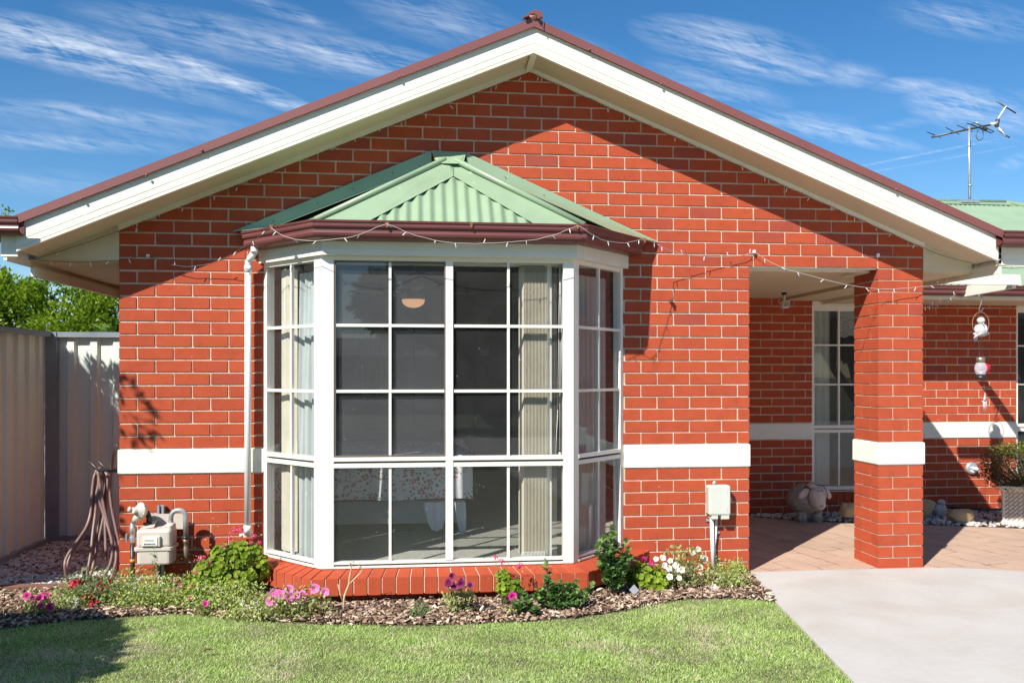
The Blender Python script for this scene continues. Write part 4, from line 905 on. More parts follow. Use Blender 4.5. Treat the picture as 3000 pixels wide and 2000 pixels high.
shrub('hedge_shrub','tall lime-green privet shrub beyond the fence corner, under the left eave','shrub',(-5.4,4.2,0),[((-5.6,4.3,1.9),(.9,.7,.85),1),((-4.9,4.3,1.95),(.7,.6,.72),.9),((-6.4,4.5,2.1),(.9,.7,1.0),.8),((-5.2,3.8,1.7),(.8,.45,.7),.8)],15000,'small',(.04,.07),'lf_hedge',group='shrubs beyond the fence',clump=2.6,tmean=.55)
shrub('hedge_shrub','lighter privet shrub beyond the fence in the gap next to the brick corner','shrub',(-4.0,4.3,0),[((-4.1,4.3,1.85),(.7,.5,.75),1),((-3.4,4.3,1.75),(.65,.5,.72),1),((-3.7,3.8,1.6),(.7,.4,.65),.8)],13000,'small',(.04,.07),'lf_hedge',group='shrubs beyond the fence',clump=2.6,tmean=.5)
shrub('broadleaf_shrub','dark broad-leaved shrub just over the back fence rail','shrub',(-3.0,2.6,0),[((-2.72,2.5,1.72),(.34,.25,.32),1),((-2.3,2.6,1.75),(.3,.25,.35),.7)],420,'oval',(.09,.15),'lf_dark',group=None,clump=4,tmean=.5)
shrub('shade_tree','leafy tree left of the yard reaching one sprig into the upper left of the view','tree',(-4.5,-.3,0),[((-4.6,-.1,3.0),(.55,.6,.55),1),((-3.75,.5,2.45),(.45,.4,.4),.5),((-3.37,-1.5,3.05),(.18,.2,.14),.035),((-3.33,-1.5,2.35),(.26,.2,.12),.035)],4200,'small',(.04,.07),'lf_hedge',trunk=.07,clump=3,tmean=.4)
shrub('shade_shrub','dense shrub outside the view whose shadow lies on the lawn at lower left','shrub',(-3.9,-2.9,0),[((-3.45,-2.70,1.22),(.80,.78,.80),1),((-3.1,-2.05,.95),(.42,.40,.5),.5),((-4.3,-3.3,1.3),(.9,.8,.9),.7)],16000,'small',(.06,.10),'lf_dark',clump=2)
# sprig in the upper left corner and two leaf tips lower down
root=plant('leafy_sprig','thin leafy sprig against the sky above the left eave gutter','branch',tuple(W(-60,720,y=.6)))
mb=MB(); A=[W(-60,720,y=.6),W(-10,680,y=.6),W(8,655,y=.6),W(22,632,y=.6),W(30,614,y=.6)]; mb.tube(A,[.006,.004,.003,.002,.001],5); mb.tube([A[2],W(4,630,y=.6),W(6,615,y=.6)],.0015,5); mb.build('branch',M['stem'],root,recalc=False)
k=60; u=rng.uniform(.2,1,k)*(len(A)-1); p=np.array([A[int(min(q,len(A)-1.001))].lerp(A[int(min(q,len(A)-1.001))+1],q%1) for q in u])+jit(k,.018); leaves('foliage','oval',p,rng.normal(size=(k,3))+[0,0,.5],rng.uniform(.022,.036,k),M['lf_hedge'],rng.uniform(.2,.8,k),root)
# a tree and a neighbour's house across the street, seen in the window glass
shrub('street_tree','large dark tree across the street, mirrored in the bay window','tree',(2.2,-19,0),[((1.9,-19,4.9),(2.3,2.0,1.9),1),((-.3,-19,3.4),(1.3,1.2,1.2),.45),((.6,-19,5.0),(1.5,1.3,1.5),.5),((3.4,-19,3.9),(2.2,1.8,1.9),1),((5.2,-19.5,4.2),(2.2,2,2.2),.8),((2.6,-19,6.2),(1.6,1.5,1.2),.5),((1.2,-18.6,3.2),(1.1,1,1.1),.3)],7000,'oval',(.2,.34),'lf_tree',trunk=.22,clump=.9)
for dx,dy,lab in ((13.5,1.5,'second street tree further right, added unseen to darken the porch window reflection'),(21.,0.,'third street tree furthest right, added unseen to darken the right window reflection')):  # copies added behind the camera so these panes reflect something dark
    src=bpy.data.objects['street_tree']; r=src.copy(); C.objects.link(r); r.location=(src.location.x+dx,src.location.y+dy,0); r['label']=lab; r['group']='trees across the street'; src['group']='trees across the street'
    for ch in list(src.children): q=ch.copy(); C.objects.link(q); q.parent=r
nb=thing('neighbour_house','low dark brick house across the street, mirrored in the bay window','house',(0,-30,0))
mb=MB(); mb.box(-14,16,-34,-28,0,2.1); mb.build('wall',mat('neighbour_brick',(.13,.075,.055),.8,.2,2),nb)
mb=MB(); mb.slab([(-14.6,-27.5,2.05),(16.6,-27.5,2.05),(14,-31,2.85),(-12,-31,2.85)],(0,0,.08)); mb.build('roof',mat('neighbour_roof',(.05,.045,.045),.7,.15,2),nb)
mb=MB(); 
for x in (-8,-2,4,9): mb.box(x,x+1.8,-27.99,-27.9,.8,2.0)
mb.build('windows',M['glass'],nb)
mb=MB(); mb.quad((-60,-16,-.02),(60,-16,-.02),(60,-9.2,-.02),(-60,-9.2,-.02)); mb.build('road',mat('asphalt',(.07,.068,.065),.9,.15,3),kind='structure')
mb=MB(); mb.quad((-60,-28,-.03),(60,-28,-.03),(60,-16.1,-.03),(-60,-16.1,-.03)); mb.build('far_lawn',mat('far_grass',(.07,.10,.03),.95,.2,3),kind='structure')
# ---------------------------------------------------------------- grass
from mathutils.geometry import intersect_point_quad_2d
def inpoly(x,y,P):
    P=np.array(P); n=len(P); c=np.zeros(len(x),bool); j=n-1
    for i in range(n):
        xi,yi=P[i];xj,yj=P[j]; t=((yi>y)!=(yj>y))&(x<(xj-xi)*(y-yi)/(yj-yi+1e-12)+xi); c^=t; j=i
    return c
def grassmat():
    m,nt,b,out=newmat('grass_blades'); geo=nt.new('ShaderNodeTexCoord').outputs['Object']; at=nt.new('ShaderNodeAttribute',attribute_name='tint').outputs['Fac']
    g=nt.ramp(at,[(0,lin((.18,.34,.05))),(.3,lin((.37,.56,.12))),(.68,lin((.60,.75,.25))),(.86,lin((.86,.86,.48))),(1,lin((.95,.88,.66)))])
    f=nt.noise(geo,1.6,4,.6,.8); mk=nt.ramp(f,[(.52,(0,0,0)),(.64,(.8,.8,.8))]); f2=nt.ramp(nt.noise(geo,12,3,.6),[(.35,(0,0,0)),(.6,(1,1,1))])
    mk=nt.math('MULTIPLY',mk,f2); o=nt.mix(mk,g,lin((.80,.70,.50)))
    nt.link(o,b.inputs['Base Color']); b.inputs['Roughness'].default_value=.55; b.inputs['Specular IOR Level'].default_value=.3
    tr=nt.new('ShaderNodeBsdfTranslucent'); nt.link(o,tr.inputs[0]); mx=nt.new('ShaderNodeMixShader'); mx.inputs[0].default_value=.35
    nt.link(b.outputs[0],mx.inputs[1]); nt.link(tr.outputs[0],mx.inputs[2]); nt.link(mx.outputs[0],out.inputs[0]); return m
def scatter(n,x0,x1,y0,y1,P):
    x=rng.uniform(x0,x1,n); y=rng.uniform(y0,y1,n); k=inpoly(x,y,P); return x[k],y[k]
xs=[];ys=[]
for n,x0,x1,y0,y1 in ((330000,-2.6,2.3,-2.5,-.6),(50000,-4.5,2.3,-3.6,-2.5),(26000,-6,2.0,-6,-3.6),(16000,-4.5,-2.6,-2.5,-.9)):
    a,b=scatter(n,x0,x1,y0,y1,LAWN); xs.append(a);ys.append(b)
xs=np.hstack(xs);ys=np.hstack(ys); n=len(xs)
d=rng.normal(size=(n,3))*.95; d[:,2]=np.abs(rng.normal(.6,.3,n)); far=(ys<-2.5)
sz=rng.uniform(.009,.021,n)*(1+.3*np.sin(xs*7+np.cos(ys*5)*2)*np.cos(ys*9)); sz[far]*=1.3
edge=np.zeros(n)
leaves('grass','blade',np.stack([xs,ys,np.full(n,-.012)],1),d,sz,grassmat(),np.clip(rng.beta(2,2.6,n)+.35*(rng.uniform(size=n)<.16),0,1),None,roll=rng.uniform(-.5,.5,n))
setp(bpy.data.objects['grass'],kind='stuff')
# fallen leaves on the lawn
for i,(px,py,s_,lab,g_) in enumerate(((608,1908,.055,'dark curled fallen leaf lying alone on the lawn',0),(155,1838,.02,'small dry leaf on the shaded lawn edge at left',0),(765,1830,.018,'small tan leaf at the lawn edge below the pink petunias',0),(1780,1817,.022,'small brown leaf at the lawn edge in front of the right chrysanthemum',0),(2178,1815,.018,'tiny brown leaf on the sunny lawn near the driveway',0))):
    p=W(px,py,z=.018); root_v=[];mb=MB(); a=rng.uniform(-.3,.5); L=s_
    for j in range(7):
        u=j/6; w_=math.sin(math.pi*min(1,u*.96+.04))*L*.22; x=(u-.5)*L; z=.008*math.sin(u*3)+.012*(u)**2
        root_v.append([(p.x+x,p.y-w_,p.z+z+w_*.5),(p.x+x,p.y,p.z+z-.002),(p.x+x,p.y+w_,p.z+z+w_*.5)])
    mb.rows(root_v,False,False); mb.build('fallen_leaf',mat('fallen_leaf_brown',(.10,.055,.045) if i==0 else (.36,.20,.10),.6,.2,40),None,lab,'leaf',base=(p.x,p.y,p.z),recalc=False)
# ---------------------------------------------------------------- mulch and gravel
def chips(name,P,n,box,size,m,z=.0,flat=.35,kind='stuff',zj=.012):
    x,y=scatter(n,*box,P); n=len(x); sx=rng.uniform(size[0],size[1],n); sy=sx*rng.uniform(.3,.6,n); sz=rng.uniform(.003,.008,n)
    base=np.array([(-1,-1,-1),(1,-.8,-1),(.8,1,-1),(-.9,.8,-1),(-.8,-.9,1),(.9,-1,1),(1,.8,1),(-1,1,1)])*.5
    V=base[None]*np.stack([sx,sy,sz],1)[:,None,:]*rng.uniform(.8,1.2,(n,8,1))
    q=rng.normal(size=(n,3))*flat; q[:,2]=rng.uniform(-3.2,3.2,n)
    ca,sa=np.cos(q[:,0]),np.sin(q[:,0]); cb,sb=np.cos(q[:,1]),np.sin(q[:,1]); cc,s_=np.cos(q[:,2]),np.sin(q[:,2]); O=np.zeros(n);I=np.ones(n)
    Rx=np.stack([np.stack([I,O,O],1),np.stack([O,ca,-sa],1),np.stack([O,sa,ca],1)],1); Ry=np.stack([np.stack([cb,O,sb],1),np.stack([O,I,O],1),np.stack([-sb,O,cb],1)],1); Rz=np.stack([np.stack([cc,-s_,O],1),np.stack([s_,cc,O],1),np.stack([O,O,I],1)],1)
    V=np.einsum('nij,nkj->nki',Rz@Ry@Rx,V)+np.stack([x,y,z+np.abs(rng.normal(0,zj,n))],1)[:,None,:]
    F0=np.array([(0,3,2,1),(4,5,6,7),(0,1,5,4),(1,2,6,5),(2,3,7,6),(3,0,4,7)]); F=(F0[None]+(np.arange(n)*8)[:,None,None]).reshape(-1,4)
    return npmesh(name,V.reshape(-1,3),F,m,np.repeat(rng.uniform(0,1,n),6),kind=kind)
def tintmat(name,st,rough=.85):
    m,nt,b,out=newmat(name); at=nt.new('ShaderNodeAttribute',attribute_name='tint').outputs['Fac']; geo=nt.new('ShaderNodeTexCoord').outputs['Object']
    o=nt.ramp(at,[(p,lin(c)) for p,c in st]); o=nt.mix(1.0,o,nt.ramp(nt.noise(geo,90,3,.6),[(.3,(.8,.8,.8)),(.7,(1.15,1.15,1.15))]),'MULTIPLY')
    nt.link(o,b.inputs['Base Color']); b.inputs['Roughness'].default_value=rough; return m
M['mulch']=tintmat('bark_mulch',[(0,(.05,.026,.015)),(.35,(.17,.10,.06)),(.62,(.38,.25,.165)),(1,(.70,.56,.43))])
BEDP=[(-2.9,.0)]+[(-2.9,-.93)]+BEDE[1:]+[(2.33,-.3),(2.38,0.0)]
chips('bark_mulch',BEDP,21000,(-2.9,2.4,-1.1,0),(.014,.045),M['mulch'],-.002)
chips('mulch_crumbs',BEDP,12000,(-2.9,2.4,-1.1,0),(.008,.02),M['mulch'],-.002)
def pebbles(name,P,n,box,size,m,z=0):
    x,y=scatter(n,*box,P); n=len(x); t=(1+5**.5)/2
    V0=np.array([(-1,t,0),(1,t,0),(-1,-t,0),(1,-t,0),(0,-1,t),(0,1,t),(0,-1,-t),(0,1,-t),(t,0,-1),(t,0,1),(-t,0,-1),(-t,0,1)])/1.9
    F0=np.array([(0,11,5),(0,5,1),(0,1,7),(0,7,10),(0,10,11),(1,5,9),(5,11,4),(11,10,2),(10,7,6),(7,1,8),(3,9,4),(3,4,2),(3,2,6),(3,6,8),(3,8,9),(4,9,5),(2,4,11),(6,2,10),(8,6,7),(9,8,1)])
    s=rng.uniform(size[0],size[1],n); S_=np.stack([s,s*rng.uniform(.6,1,n),s*rng.uniform(.4,.7,n)],1); a=rng.uniform(0,6.3,n); ca,sa=np.cos(a),np.sin(a)
    V=V0[None]*S_[:,None,:]*rng.uniform(.85,1.15,(n,12,1)); X=V[:,:,0]*ca[:,None]-V[:,:,1]*sa[:,None]; Y=V[:,:,0]*sa[:,None]+V[:,:,1]*ca[:,None]; Z=V[:,:,2]+X*rng.normal(0,.2,(n,1))
    V=np.stack([X,Y,Z],2)+np.stack([x,y,z+np.abs(rng.normal(0,.008,n))],1)[:,None,:]
    F=(F0[None]+(np.arange(n)*12)[:,None,None]).reshape(-1,3); return npmesh(name,V.reshape(-1,3),F,m,np.repeat(rng.uniform(0,1,n),20),kind='stuff')
M['pebble']=tintmat('white_pebbles',[(0,(.30,.24,.19)),(.25,(.52,.46,.40)),(.6,(.68,.64,.58)),(1,(.80,.78,.74))],.7)
GB=[(9,.33),(6.4,1.08),(5.6,1.43),(4.9,1.69),(4.2,1.87),(3.7,2.08),(3.25,2.44),(9,2.44)]
pebbles('white_gravel',GB,11000,(3.2,9,.3,2.45),(.012,.026),M['pebble'],-.004)
chips('leaf_litter_porch',GB,900,(3.2,9,.3,2.45),(.015,.035),M['mulch'],.008)
SY=[(-3.12,.02),(-2.05,.02),(-2.03,1.66),(-3.12,1.66)]
pebbles('side_yard_gravel',SY,9500,(-3.12,-2.0,.0,1.7),(.010,.024),M['pebble'],-.004)
chips('side_yard_litter',SY,900,(-3.12,-2.0,.0,1.7),(.014,.035),M['mulch'],.004)
M['slate']=mat('stepping_stone',(.30,.22,.17),.9,.2,5,.4,40)
for lab,(px,py),r in (('flat pinkish stepping stone in the shaded side yard, behind the hose',(235,1625),.19),('flat stepping stone in the side yard gravel nearer the bed',(170,1675),.16)):
    p=W(px,py,z=.0); mb=MB(); pts=[(p.x+math.cos(a)*r*(1+.12*math.sin(3*a)),p.y+math.sin(a)*r*.7*(1+.1*math.cos(2*a)),.018) for a in np.linspace(0,6.28,13)[:-1]]; mb.slab(pts,(0,0,-.03)); mb.build('stepping_stone',M['slate'],None,lab,'stone',base=(p.x,p.y,0))
mb=MB(); mb.box(-3.1,-2.02,-.03,.05,-.02,.03); mb.build('garden_edging',mat('edging_brick',(.20,.10,.07),.9,.2,8,.4,40),None,'low dark brick edging between the side yard gravel and the bed','edging',base=(-2.5,0,0))
# ================================================================= THINGS ON AND AROUND THE HOUSE
M['beige']=mat('beige_meter_paint',(.56,.50,.43),.45,.04,6); M['galv']=mat('galvanised_steel',(.45,.48,.50),.35,.12,15,metal=.5); M['brass']=mat('aged_brass',(.22,.17,.12),.5,.2,30,metal=.6)
M['black']=mat('black_plastic',(.02,.02,.022),.4,.1); M['orange']=mat('orange_tape',(.75,.30,.03),.5,.05); M['label']=mat('dial_card',(.78,.78,.72),.4,.03)
def rbox(mb,x0,x1,y0,y1,z0,z1,e=.012,ez=None):
    """box with rounded plan corners and softened top and bottom edges"""
    ez=e if ez is None else ez; rows=[]
    for z,i in ((z0,ez),(z0+ez*.3,ez*.3),(z0+ez,0),(z1-ez,0),(z1-ez*.3,ez*.3),(z1,ez)):
        r=[];
        for cx,cy,a0 in ((x1-e-i*.0,y1-e,0),(x0+e,y1-e,90),(x0+e,y0+e,180),(x1-e,y0+e,270)):
            for k in range(4):
                a=R(a0+k*30); r.append((cx+math.cos(a)*(e-i*.95),cy+math.sin(a)*(e-i*.95),z))
        rows.append(r)
    t=mb.smooth; mb.rows(rows,True,True); mb.smooth=t
# ---- gas meter
yf=-.24; s=1/446.
gm=thing('gas_meter','beige gas meter on a steel post with regulator and bent outlet pipe','gas meter',(W(455,1650,y=-.15).x,-.15,0))
def X(px,y=-.18): return W(px,1600,y=y).x
def Z(py,y=-.18): return W(450,py,y=y).z
mb=MB(); rbox(mb,X(408),X(508),-.245,-.09,Z(1648),Z(1600),.022,.012); rbox(mb,X(401),X(513),-.252,-.08,Z(1607),Z(1597),.02,.003); rbox(mb,X(407),X(509),-.245,-.09,Z(1598),Z(1546),.022,.018)
rbox(mb,X(480),X(507),-.215,-.10,Z(1550),Z(1538),.014,.003); mb.build('meter_body',M['beige'],gm)
mb=MB(); rbox(mb,X(425),X(480),-.262,-.235,Z(1594),Z(1564),.006,.004); mb.build('index_cover',M['beige'],gm)
mb=MB(); mb.box(X(430),X(472),-.2655,-.2622,Z(1590),Z(1568)); mb.build('index_card',M['label'],gm)
mb=MB()
for i,x in enumerate(np.linspace(434,452,6)): mb.box(X(x),X(x+2.2),-.2672,-.2658,Z(1587),Z(1583.5))
for i,x in enumerate((456,460,464)): mb.box(X(x),X(x+2.2),-.2672,-.2658,Z(1587),Z(1583.5))
for z in (1573,1577): mb.box(X(436),X(462),-.267,-.2658,Z(z+.7),Z(z))
mb.build('index_figures',M['black'],gm)
mb=MB(); mb.box(X(421),X(522),-.062,-.058,Z(1560),Z(1513)); mb.slab([(X(412),-.19,Z(1547)),(X(452),-.19,Z(1543)),(X(447),-.06,Z(1530)),(X(420),-.06,Z(1536))],(0,0,.003)); mb.build('mounting_plate',M['beige'],gm)
mb=MB(); x0,x1=X(462,-.04),X(481,-.04)
for a,b,c,d in ((x0,x0+.006,-.055,-.012),(x1-.006,x1,-.055,-.012),(x0+.006,x1-.006,-.018,-.012),(x0+.006,x0+.014,-.055,-.049),(x1-.014,x1-.006,-.055,-.049)): mb.box(a,b,c,d,-.03,Z(1480,-.04))
mb.build('steel_post',M['galv'],gm)
mb=MB(); p0=Vector((X(495),-.15,Z(1540))); rr=(X(541)-X(497))/2; zc=Z(1518); cx=(X(541)+X(497))/2
pts=[(cx-rr,-.15,Z(1540))]+[(cx-rr*math.cos(a),-.15,zc+rr*math.sin(a)) for a in np.linspace(0,math.pi,13)]+[(cx+rr,-.15,Z(1572))]
mb.tube(pts,.0155,14); mb.build('outlet_pipe',M['galv'],gm)
mb=MB(); mb.lathe((cx-rr,-.15,Z(1543)),[(.026,0),(.028,.004),(.028,.016),(.020,.022)],10); mb.build('union_nut',M['beige'],gm)
mb=MB(); mb.lathe((cx+rr,-.15,Z(1581)),[(.024,0),(.025,.003),(.025,.016),(.02,.018)],8); mb.build('black_nut',M['black'],gm)
mb=MB(); b=cx+rr; mb.tube([(b,-.15,Z(1582)),(b,-.15,Z(1592)),(b,-.15,Z(1594)),(b,-.15,Z(1606)),(b,-.15,Z(1608)),(b,-.15,Z(1636)),(b+.002,-.145,Z(1648)),(b+.004,-.12,Z(1652)),(b+.004,-.05,Z(1652))],[.020,.020,.017,.017,.020,.014,.017,.017,.012],12); mb.build('brass_fitting',M['brass'],gm)
xr=X(384)
mb=MB(); mb.tube([(xr,-.15,-.03),(xr,-.15,Z(1591))],.0145,12); mb.build('riser_pipe',M['black'],gm)
mb=MB(); mb.tube([(xr,-.15,Z(1647)),(xr,-.15,Z(1638))],.0158,12); mb.build('orange_band',M['orange'],gm)
mb=MB(); mb.tube([(xr,-.15,Z(z)) for z in (1591,1589,1572,1570,1562,1560,1545,1543,1534,1532)],[.014,.017,.017,.015,.015,.019,.019,.016,.016,.012],8); mb.tube([(xr,-.15,Z(1574)),(xr-.03,-.16,Z(1574))],[.008,.008],8); mb.box(xr-.037,xr-.028,-.175,-.145,Z(1586),Z(1562)); mb.build('gas_valve',M['galv'],gm)
# regulator: large flanged disc tilted to the left, plug, neck
mb=MB(); c=Vector((X(409),-.17,Z(1495))); ax=Vector((-.62,-.72,.12)).normalized()
mb.lathe(c-ax*.035,[(.02,0),(.040,.006),(.046,.022),(.053,.026),(.054,.034),(.046,.038),(.038,.052),(.026,.060),(.022,.064),(.022,.082),(.017,.086),(.010,.087)],22,ax)
mb.tube([c+Vector((-.005,-.01,-.03)),Vector((xr+.003,-.15,Z(1530)))],[.028,.016],12); mb.lathe(c+Vector((-.050,-.025,.012)),[(.015,0),(.018,.003),(.018,.014),(.013,.018)],8,(-.8,-.5,.2)); mb.tube([c+Vector((.0,0,0)),c+Vector((-.05,-.02,.012))],.014,10)
for k in range(6):
    a=k*math.pi/3; x_=ax.orthogonal().normalized(); y_=ax.cross(x_); q=c-ax*.006+(x_*math.cos(a)+y_*math.sin(a))*.050; mb.lathe(q,[(.006,0),(.006,.008),(.002,.010)],8,ax)
mb.build('regulator',M['beige'],gm)
mb=MB(); mb.tube([c+Vector((.035,.02,-.015)),(X(430),-.13,Z(1518)),(X(430),-.13,Z(1536))],[.018,.018,.018],10); mb.lathe((X(424),-.14,Z(1538)),[(.022,0),(.022,.012)],12); mb.build('black_elbow',M['black'],gm)
mb=MB(); mb.tube([(X(388),-.035,Z(1640)),(X(560,-.03),-.035,Z(1640))],.011,10); mb.build('wall_pipe',M['brass'],gm)
# ---- phone junction box with conduits
y0=-.085; pb=thing('junction_box','off-white finned plastic junction box on the brick pier beside the porch','junction box',(W(2107,1465,y=0).x,0,W(2107,1465,y=0).z))
M['offw']=mat('off_white_plastic',(.58,.59,.52),.45,.03,4)
q=lambda px,py,y=y0:W(px,py,y=y)
mb=MB(); a=q(2078,1508);b=q(2141,1423); rbox(mb,a.x,b.x,-.088,-.002,a.z,b.z,.012,.008); mb.build('box_cover',M['offw'],pb)
mb=MB(); 
for k in range(19):
    z=a.z+.012+k*(b.z-a.z-.024)/18; mb.box(a.x-.0045,a.x+.004,-.070,-.012,z-.0022,z+.0022)
mb.build('cooling_fins',M['offw'],pb)
mb=MB()
for k in range(12):
    x=a.x+.012+k*(b.x-a.x-.024)/11; mb.box(x-.0018,x+.0018,-.075,-.01,b.z-.002,b.z+.0035); mb.box(x-.0018,x+.0018,-.086,-.01,a.z-.0035,a.z+.002)
mb.build('edge_ribs',M['offw'],pb)
for (px0,px1) in ((2085,2105),(2114,2138)):
    mb=MB()
    u=q(px0,1521);v=q(px1,1508); rbox(mb,u.x,v.x,-.082,-.012,u.z,v.z+.006,.006,.004); mb.build('cable_entry',M['offw'],pb)
mb=MB(); u=q(2103,1417); mb.lathe((u.x,-.01,u.z),[(.013,0),(.013,.004)],12,(0,-1,0)); mb.build('fixing_lug',M['offw'],pb)
mb=MB()
for py in (1441,1493): u=q(2130,py); mb.box(u.x-.003,u.x+.003,-.0895,-.0875,u.z-.012,u.z+.012)
u=q(2143,1465); rbox(mb,u.x-.004,u.x+.010,-.06,-.03,u.z-.014,u.z+.014,.004,.003); mb.build('latch',mat('latch_grey',(.5,.5,.45),.5),pb)
mb=MB(); mb.tube([q(2085,1516,-.04),q(2087,1590,-.04),q(2090,1668,-.04)],.0145,12); mb.build('conduit',M['pvc'],pb)
mb=MB(); mb.tube([q(2098,1516,-.022),q(2097,1565,-.022),q(2093,1600,-.022),q(2094,1668,-.022)],.0095,10); mb.build('conduit',M['pvc'],pb)
for (px,py) in ((2074,1523),(2102,1559)): u=q(px,py,-.01); mb=MB(); rbox(mb,u.x-.014,u.x+.016,-.012,-.003,u.z-.009,u.z+.009,.004,.002); mb.lathe((u.x-.004,-.012,u.z),[(.004,0),(.003,.003)],8,(0,-1,0)); mb.build('pipe_saddle',M['galv'],pb)
# ---- round cable cover on the back wall
p=W(2845,1371,y=YB); vc=thing('wall_outlet','round grey fitting with a bent spout on the sunny back wall near the planter','wall fitting',tuple(p))
mb=MB(); mb.lathe(p,[(.066,0),(.068,.008),(.062,.02),(.052,.028),(.0,.030)],24,(-.12,-1,.05)); mb.build('flange',M['galv'],vc)
mb=MB(); mb.tube([p+Vector((0,-.025,.0)),p+Vector((.02,-.05,.0)),p+Vector((.035,-.07,-.004))],[.02,.021,.022],12); mb.box(p.x-.03,p.x+.0,p.y-.035,p.y-.026,p.z+.005,p.z+.016); mb.slab([p+Vector((-.03,-.036,-.03)),p+Vector((.01,-.036,-.045)),p+Vector((.012,-.036,-.03)),p+Vector((-.02,-.036,-.015))],(0,.01,0)); mb.build('spout',M['pvc'],vc)
# ---- motion sensor / camera below the porch ceiling
c=W(2297,862,y=1.9); c.z=2.225; sc_=thing('security_camera','small white security camera hanging from the porch ceiling on a black base','camera',tuple(c))
mb=MB(); mb.lathe(c-Vector((0,0,.022)),[(.022,0),(.024,.004),(.024,.022)],16); mb.build('base',M['black'],sc_)
mb=MB(); mb.tube([c-Vector((0,0,.02)),c-Vector((0,0,.085))],.012,10); mb.lathe(c-Vector((0,0,.10)),[(.008,0),(.016,.01),(.012,.03)],12); mb.build('stem',M['pvc'],sc_)
mb=MB(); k=[]; 
for (dx,dz) in ((-.026,-.085),(.040,-.085),(.026,-.150),(-.030,-.155)): k.append(Vector((c.x+dx,c.y-.05,c.z+dz)))
mb.slab(k,(0,.07,0)); mb.build('housing',M['pvc'],sc_)
mb=MB(); mb.slab([k[0]+Vector((.006,-.002,-.006)),k[1]+Vector((-.008,-.002,-.006)),k[2]+Vector((-.005,-.002,.012)),k[3]+Vector((.006,-.002,.012))],(0,.0015,0)); mb.build('lens_window',mat('sensor_lens',(.30,.29,.26),.3),sc_)
mb=MB(); mb.tube([c+Vector((-.026,-.02,-.10)),c+Vector((-.05,0,-.105)),c+Vector((-.045,.02,-.075)),c+Vector((-.02,.02,-.06))],.003,6); mb.build('cable',M['pvc'],sc_)
# ---- television aerial on the far roof
ab=Vector((W(2841,608,y=6.0).x,6.0,3.98)); an=thing('tv_aerial','tall thin television aerial with white-taped reflectors on the far green roof','aerial',tuple(ab))
AP_=lambda px,py,y=6.0:W(px,py,y=y)
mb=MB(); mb.tube([ab,AP_(2839,370)],.020,8); mb.tube([AP_(2840,430),AP_(2840,426)],.026,8); mb.tube([AP_(2842,546),AP_(2842,541)],.03,8); mb.build('mast',M['galv'],an)
mb=MB(); u=AP_(2800,607);v=AP_(2850,602); mb.box(u.x,v.x,5.85,6.02,ab.z-.0,ab.z+.05); mb.build('mast_base',M['galv'],an)
M['alum']=mat('aerial_rod',(.10,.105,.11),.4,.1,metal=.4)
mb=MB(); mb.tube([AP_(2730,402),AP_(2925,361)],.016,6); mb.build('boom',M['alum'],an)
for (xa,ya,xb,yb) in ((2716,387,2757,404),(2771,374,2810,394),(2804,367,2850,387),(2833,361,2870,376)):
    mb=MB(); mb.tube([AP_(xa,ya,5.75),AP_(xb,yb,6.3)],.007,5); mb.build('director_rod',M['alum'],an)
mb=MB(); L=[(2842,364,5.7),(2855,360,5.75),(2912,386,6.25),(2903,390,6.2),(2850,366,5.75)]; mb.tube([AP_(*l) for l in L],.008,6); mb.tube([AP_(2872,372),AP_(2890,380)],.03,6); mb.tube([AP_(2866,379),AP_(2859,400),AP_(2866,412),AP_(2878,408),AP_(2881,395),AP_(2879,382)],.006,6); mb.build('dipole',M['alum'],an)
mb=MB(); mb.tube([AP_(2902,365),AP_(2920,361)],.022,8); mb.tube([AP_(2923,350),AP_(2947,312)],.013,8); mb.tube([AP_(2922,370),AP_(2949,403)],.013,8); mb.tube([AP_(2866,361),AP_(2858,361)],.012,6); mb.build('white_arm',M['pvc'],an)
mb=MB(); mb.tube([AP_(2919,297),AP_(2976,332)],.010,6); mb.tube([AP_(2922,381),AP_(2958,404)],.009,6); mb.tube([AP_(2923,350),AP_(2920,372)],.03,6); mb.build('reflector_rod',M['alum'],an)
